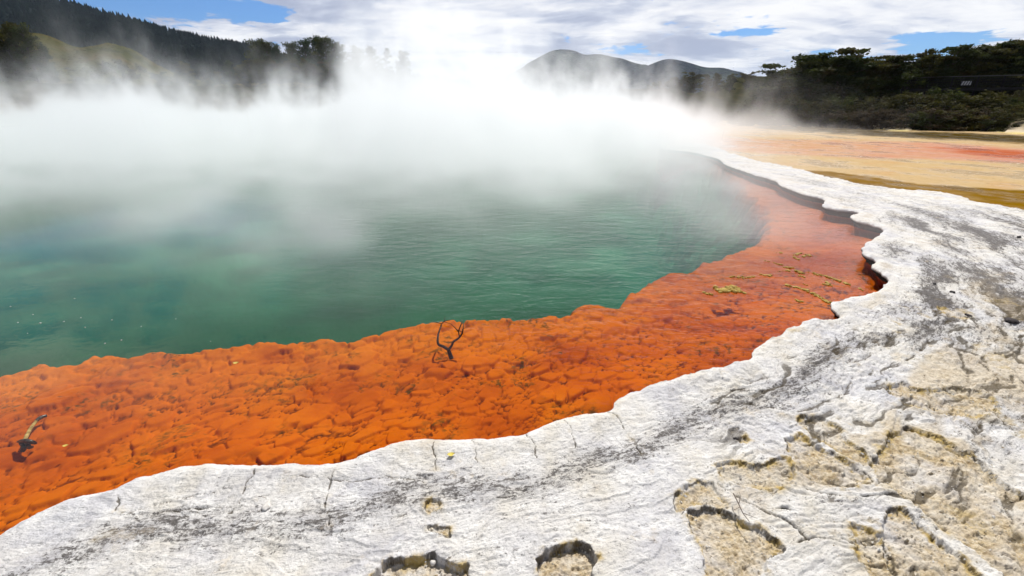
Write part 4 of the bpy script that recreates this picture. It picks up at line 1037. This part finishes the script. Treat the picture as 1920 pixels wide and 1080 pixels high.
# yellow crusts afloat over the right-hand shallows
m_crust, g = mat("yellow_crust"); P3 = opos(g)
pbr(g, g.ramp(g.noise(P3, 45, 5, 0.7), [(0.3, (0.10, 0.055, 0.010)), (0.46, (0.34, 0.22, 0.035)), (0.64, (0.58, 0.46, 0.17))]), 0.85, g.bump(g.noise(P3, 90, 3), 0.6, 0.004), 0.2)
def lumps(name, centres, m):
    bm = bmesh.new()
    for (c, rd) in centres:
        q = bmesh.ops.create_icosphere(bm, subdivisions=2, radius=1.0)
        M = Matrix.Translation(c) @ Matrix.Rotation(rnd.uniform(0, 6), 4, 'Z') @ Matrix.Diagonal((rd * rnd.uniform(.8, 1.3), rd * rnd.uniform(.8, 1.2), rd * rnd.uniform(.5, .8), 1))
        for v_ in q['verts']:
            n_ = v_.co.normalized(); v_.co *= 1 + 0.22 * math.sin(7 * n_.x + 3 * c[0] * 40) * math.sin(6 * n_.y + c[1] * 50)
        bmesh.ops.transform(bm, matrix=M, verts=q['verts'])
    for f in bm.faces: f.smooth = True
    return bm_obj(name, bm, m)
CR = [([(1341, 543), (1350, 541), (1365, 540), (1378, 541), (1388, 544), (1382, 547), (1365, 547), (1350, 546), (1358, 543), (1372, 543)], .026, 26, 'largest floating patch of bright yellow crust in the orange shallows'),
    ([(1321, 549), (1327, 551), (1333, 552)], .014, 5, 'small yellow crust just left of the largest patch'),
    ([(1370, 519), (1392, 521), (1413, 519)], .014, 14, 'thin horizontal strand of yellow crust near the green water'),
    ([(1427, 516), (1445, 516)], .014, 7, 'short crust strand right of the thin horizontal one'),
    ([(1472, 502), (1484, 502)], .015, 5, 'upper crust of the close pair in the middle of the shallows'), ([(1472, 508), (1480, 508)], .013, 4, 'lower crust of the close pair in the middle of the shallows'),
    ([(1490, 508), (1500, 511), (1508, 513)], .017, 7, 'plump crust just right of the close pair'), ([(1497, 517), (1507, 519)], .012, 5, 'small crust below the plump one'),
    ([(1521, 512), (1545, 517), (1563, 523), (1580, 530), (1595, 534)], .015, 24, 'long crust strand slanting down toward the dark ledge'),
    ([(1545, 532), (1552, 534), (1558, 536), (1552, 530)], .016, 8, 'ragged crust cluster below the long slanting strand'),
    ([(1472, 534), (1500, 541), (1525, 551), (1545, 563), (1562, 571)], .016, 34, 'longest curved crust strand running to the rim corner'),
    ([(1490, 562), (1504, 566)], .014, 6, 'lone crust beneath the longest curved strand'), ([(1608, 540), (1616, 543)], .012, 4, 'small crust close to the dark ledge'),
    ([(1489, 478), (1503, 475)], .016, 6, 'top crust of the trio far out in the pink water'), ([(1486, 481), (1496, 487)], .016, 6, 'lower crust of the trio far out in the pink water'),
    ([(1504, 481), (1519, 478)], .016, 6, 'right-hand crust of the trio far out in the pink water'), ([(1457, 474), (1466, 475)], .013, 3, 'far crust left of the trio'),
    ([(1436, 489), (1444, 491)], .012, 3, 'small crust left and below the trio'), ([(1453, 494), (1463, 496)], .013, 4, 'crust below the far trio'),
    ([(1459, 510), (1466, 508)], .010, 3, 'tiny crust left of the close pair'), ([(1507, 533), (1512, 534)], .009, 3, 'tiny crust between the two long strands')]
for pts, rd, cnt_, lab in CR:
    rd *= 1.2; P_ = np.array([wp(u, v, 0.0) for u, v in pts]); cs = []
    cnt_ = int(cnt_ * 1.6); rd *= 0.85; tq = np.linspace(0, len(P_) - 1, cnt_)
    for t_ in tq:
        i = min(int(t_), len(P_) - 2); c = P_[i] + (P_[i + 1] - P_[i]) * (t_ - i)
        cs.append(((c[0] + rnd.gauss(0, rd * .7), c[1] + rnd.gauss(0, rd * 1.1), 0.002), rd * rnd.uniform(.55, 1.15)))
    tag(lumps("sulphur_crust", cs, m_crust), lab, 'crust', 'yellow crusts floating in the shallows')

m_bub, g = mat("white_foam"); pbr(g, (0.42, 0.47, 0.45), 0.3, None, 0.5)
for u, v, sz in [(62, 590, 7), (34, 605, 8), (76, 606, 11), (120, 603, 8), (152, 596, 9), (160, 614, 7), (210, 600, 8), (228, 638, 9), (197, 644, 7), (52, 625, 6), (265, 612, 6), (330, 598, 7), (140, 560, 8), (395, 640, 5), (20, 575, 8)]:
    ob = lumps("foam_bubble", [((float(wp(u, v, 0)[0]), float(wp(u, v, 0)[1]), 0.001), sz * 0.0007)], m_bub)
    tag(ob, 'tiny white bubble floating on the dark green water at the left', 'bubble', 'bubbles afloat on the green water')

# stones and fallen leaves on the terrace
m_dkst, g = mat("dark_stone"); P3 = opos(g); pbr(g, g.ramp(g.noise(P3, 50, 4), [(0.3, (0.015, 0.013, 0.013)), (0.7, (0.06, 0.05, 0.05))]), 0.8, None, 0.2)
m_ltst, g = mat("pale_stone"); P3 = opos(g); pbr(g, g.ramp(g.noise(P3, 50, 4), [(0.3, (0.45, 0.42, 0.38)), (0.7, (0.72, 0.70, 0.67))]), 0.9, None, 0.1)
m_leaf, g = mat("yellow_leaf"); pbr(g, (0.62, 0.50, 0.10), 0.6, None, 0.2)
def stone(name, u, v, sx_, sy_, sz_, m, lab, cat='stone', group=None, rot=0):
    c = wp(u, v, 0.12)
    for _ in range(3): c = wp(u, v, ground_z(c[0], c[1]))
    bm = bmesh.new(); q = bmesh.ops.create_icosphere(bm, subdivisions=3, radius=1.0)
    for v_ in q['verts']:
        n_ = v_.co.normalized(); a_ = 0.16 * math.sin(4 * n_.x + u) * math.cos(3 * n_.y + v) + 0.08 * math.sin(9 * n_.y + u * 3) * math.sin(8 * n_.z + v)
        v_.co *= 1 + a_; v_.co = Vector((round(v_.co.x * 5) / 5 * .35 + v_.co.x * .65, v_.co.y, v_.co.z))
    bmesh.ops.transform(bm, matrix=Matrix.Rotation(rot, 4, 'Z') @ Matrix.Diagonal((sx_, sy_, sz_, 1)), verts=bm.verts[:])
    for f in bm.faces: f.smooth = True
    o = bm_obj(name, bm, m); o.location = (c[0], c[1], c[2] + sz_ * 0.45); tag(o, lab, cat, group); return o
stone("stone", 1895, 604, .050, .045, .022, m_dkst, 'dark flat stone lying on the weathered terrace at the right edge', rot=.3)
stone("stone", 1785, 549, .022, .02, .014, m_dkst, 'small black stone left of the dark flat stone')
stone("stone", 1752, 533, .014, .012, .010, m_dkst, 'tiny dark pebble nearest the rim on the right terrace')
stone("stone", 1815, 592, .016, .03, .010, m_dkst, 'thin dark chip between the black stone and the sandy hollow')
stone("stone", 1910, 446, .025, .02, .02, m_dkst, 'far dark pebble on the pale stretch of the terrace')
stone("stone", 500, 950, .018, .026, .010, m_ltst, 'white stone embedded in the lower left of the terrace', rot=.2)
stone("stone", 812, 1057, .012, .012, .010, m_ltst, 'round white pebble at the edge of the wide crumbly hole')
stone("stone", 1379, 823, .015, .010, .006, m_dkst, 'dark brown chip in a small dent above the sandy hollows')
stone("stone", 398, 969, .006, .008, .005, m_ltst, 'tiny cream pebble on the lower left terrace')
def leafobj(u, v, L_, rot, lab):
    c = wp(u, v, 0.10)
    for _ in range(3): c = wp(u, v, ground_z(c[0], c[1]))
    V = []; Fq = []; N = 9
    for i in range(N):
        t_ = i / (N - 1); w_ = 0.34 * math.sin(math.pi * min(1, t_ * 1.05)) ** 0.8 + 0.01
        for j in (-1, 0, 1): V.append((L_ * (t_ - .5), L_ * w_ * j, 0.004 + 0.12 * L_ * abs(j) + 0.1 * L_ * (t_ - .5) ** 2 * 4))
    for i in range(N - 1):
        for j in range(2): Fq.append([i * 3 + j, (i + 1) * 3 + j, (i + 1) * 3 + j + 1, i * 3 + j + 1])
    o = bpy.data.objects.new("fallen_leaf", mesh_any("fallen_leaf", V, Fq, m_leaf)); o.location = c + np.array([0, 0, .004]); o.rotation_euler = (0, 0, rot)
    scene.collection.objects.link(o); tag(o, lab, 'leaf', 'fallen yellow leaves')
leafobj(846, 855, .040, .25, 'yellow leaf lying on the white rim below the dead branch')
def sunkleaf(u, v, z_, L_, rot, lab):
    leafobj(u, v, L_, rot, lab); o = scene.collection.objects[-1]; o.location = wp(u, v, z_)
sunkleaf(124, 837, -0.09, .030, .3, 'pale yellow leaf under water right of the driftwood')
sunkleaf(443, 682, -0.15, .045, .2, 'small pale leaf near the green edge on the left')
# crumbs of sinter lying in the hollows
r = np.random.RandomState(9); gs = []
for k, (pts, dp) in enumerate(HOLLOWS):
    P_ = trace_g(pts); lo = P_.min(0); hi = P_.max(0); ar = np.prod(hi - lo)
    nn = int(min(700, 1500 * ar)); qx = r.uniform(lo[0], hi[0], nn); qy = r.uniform(lo[1], hi[1], nn); ii = inside(P_, qx, qy)
    gs += [(a, b, r.uniform(.0015, .0045) * (1 + 1.5 * (r.rand() < .06))) for a, b in zip(qx[ii], qy[ii])]
tx = r.uniform(0.9, 3.4, 900); ty = r.uniform(0.9, 3.2, 900)
gs += [(a, b, r.uniform(.0015, .005)) for a, b in zip(tx, ty) if a + .3 * b > 1.4]
_ga = np.array([(q[0], q[1]) for q in gs]); _ok = ~inside(rim, _ga[:, 0], _ga[:, 1]) & (pdist(rim, _ga[:, 0], _ga[:, 1]) > 0.12); gs = [q for q, k_ in zip(gs, _ok) if k_]
oct_ = np.array([(1, 0, 0), (0, 1, 0), (-1, 0, 0), (0, -1, 0), (0.1, 0.1, .8), (0, 0, -.8)], float)
of = np.array([(0, 1, 4), (1, 2, 4), (2, 3, 4), (3, 0, 4), (1, 0, 5), (2, 1, 5), (3, 2, 5), (0, 3, 5)])
VV = []; 
for a, b, s_ in gs:
    an = r.rand() * 6.3; c, sn = math.cos(an), math.sin(an); q = oct_ * s_ * r.uniform(.6, 1.4, (6, 3)); q = np.stack([q[:, 0] * c - q[:, 1] * sn, q[:, 0] * sn + q[:, 1] * c, q[:, 2]], 1)
    VV.append(q + [a, b, ground_z(a, b) + s_ * .4])
FF = (np.arange(len(VV))[:, None, None] * 6 + of[None]).reshape(-1, 3)
m_grv, g = mat("sinter_crumbs"); P3 = opos(g)
pbr(g, g.ramp(g.noise(P3, 30, 2), [(0.35, (0.30, 0.24, 0.15)), (0.5, (0.60, 0.54, 0.44)), (0.6, (0.72, 0.70, 0.66))]), 0.95, None, 0.1)
tag(mesh_np("gravel", np.vstack(VV), FF, False, m_grv), 'pale crumbs of broken sinter scattered in the sandy hollows', None, None, 'stuff')
# dry twig by the lower right crack
troot = bpy.data.objects.new("dry_twig", None); b0 = wp(1385, 935, 0.1); troot.location = b0; scene.collection.objects.link(troot)
tag(troot, 'thin brown branching twig lying over the dark crack lower right of centre', 'twig')
multi("twig_stem", [([(1375, 925, .10), (1385, 945, .105), (1393, 962, .10), (1405, 978, .095)], [.0022, .002, .0016, .001])], troot, m_dead)
multi("side_shoot", [([(1385, 945, .105), (1388, 932, .115), (1386, 922, .11)], [.0015, .001, .0006]), ([(1393, 962, .10), (1404, 966, .105), (1420, 972, .10)], [.0013, .001, .0006]), ([(1388, 950, .105), (1376, 956, .105)], [.0012, .0006])], troot, m_dead)

# ================================================================== air: even haze round the whole place
bm = bmesh.new(); bmesh.ops.create_cube(bm, size=1.0)
bmesh.ops.transform(bm, matrix=Matrix.Translation((0, 0, 248)) @ Matrix.Diagonal((19000, 19000, 600, 1)), verts=bm.verts[:])
m_haze, g = mat("haze")
pv = g.new('ShaderNodeVolumePrincipled'); pv.inputs['Color'].default_value = (0.62, 0.78, 1.0, 1); pv.inputs['Density'].default_value = 0.000055; pv.inputs['Anisotropy'].default_value = 0.2
g.l.new(pv.outputs[0], g.out.inputs['Volume'])
me = bpy.data.meshes.new("haze"); bm.to_mesh(me); bm.free(); me.materials.append(m_haze)
hz = bpy.data.objects.new("haze", me); scene.collection.objects.link(hz)
tag(hz, 'thin pale blue haze in the distant air', None, None, 'stuff')
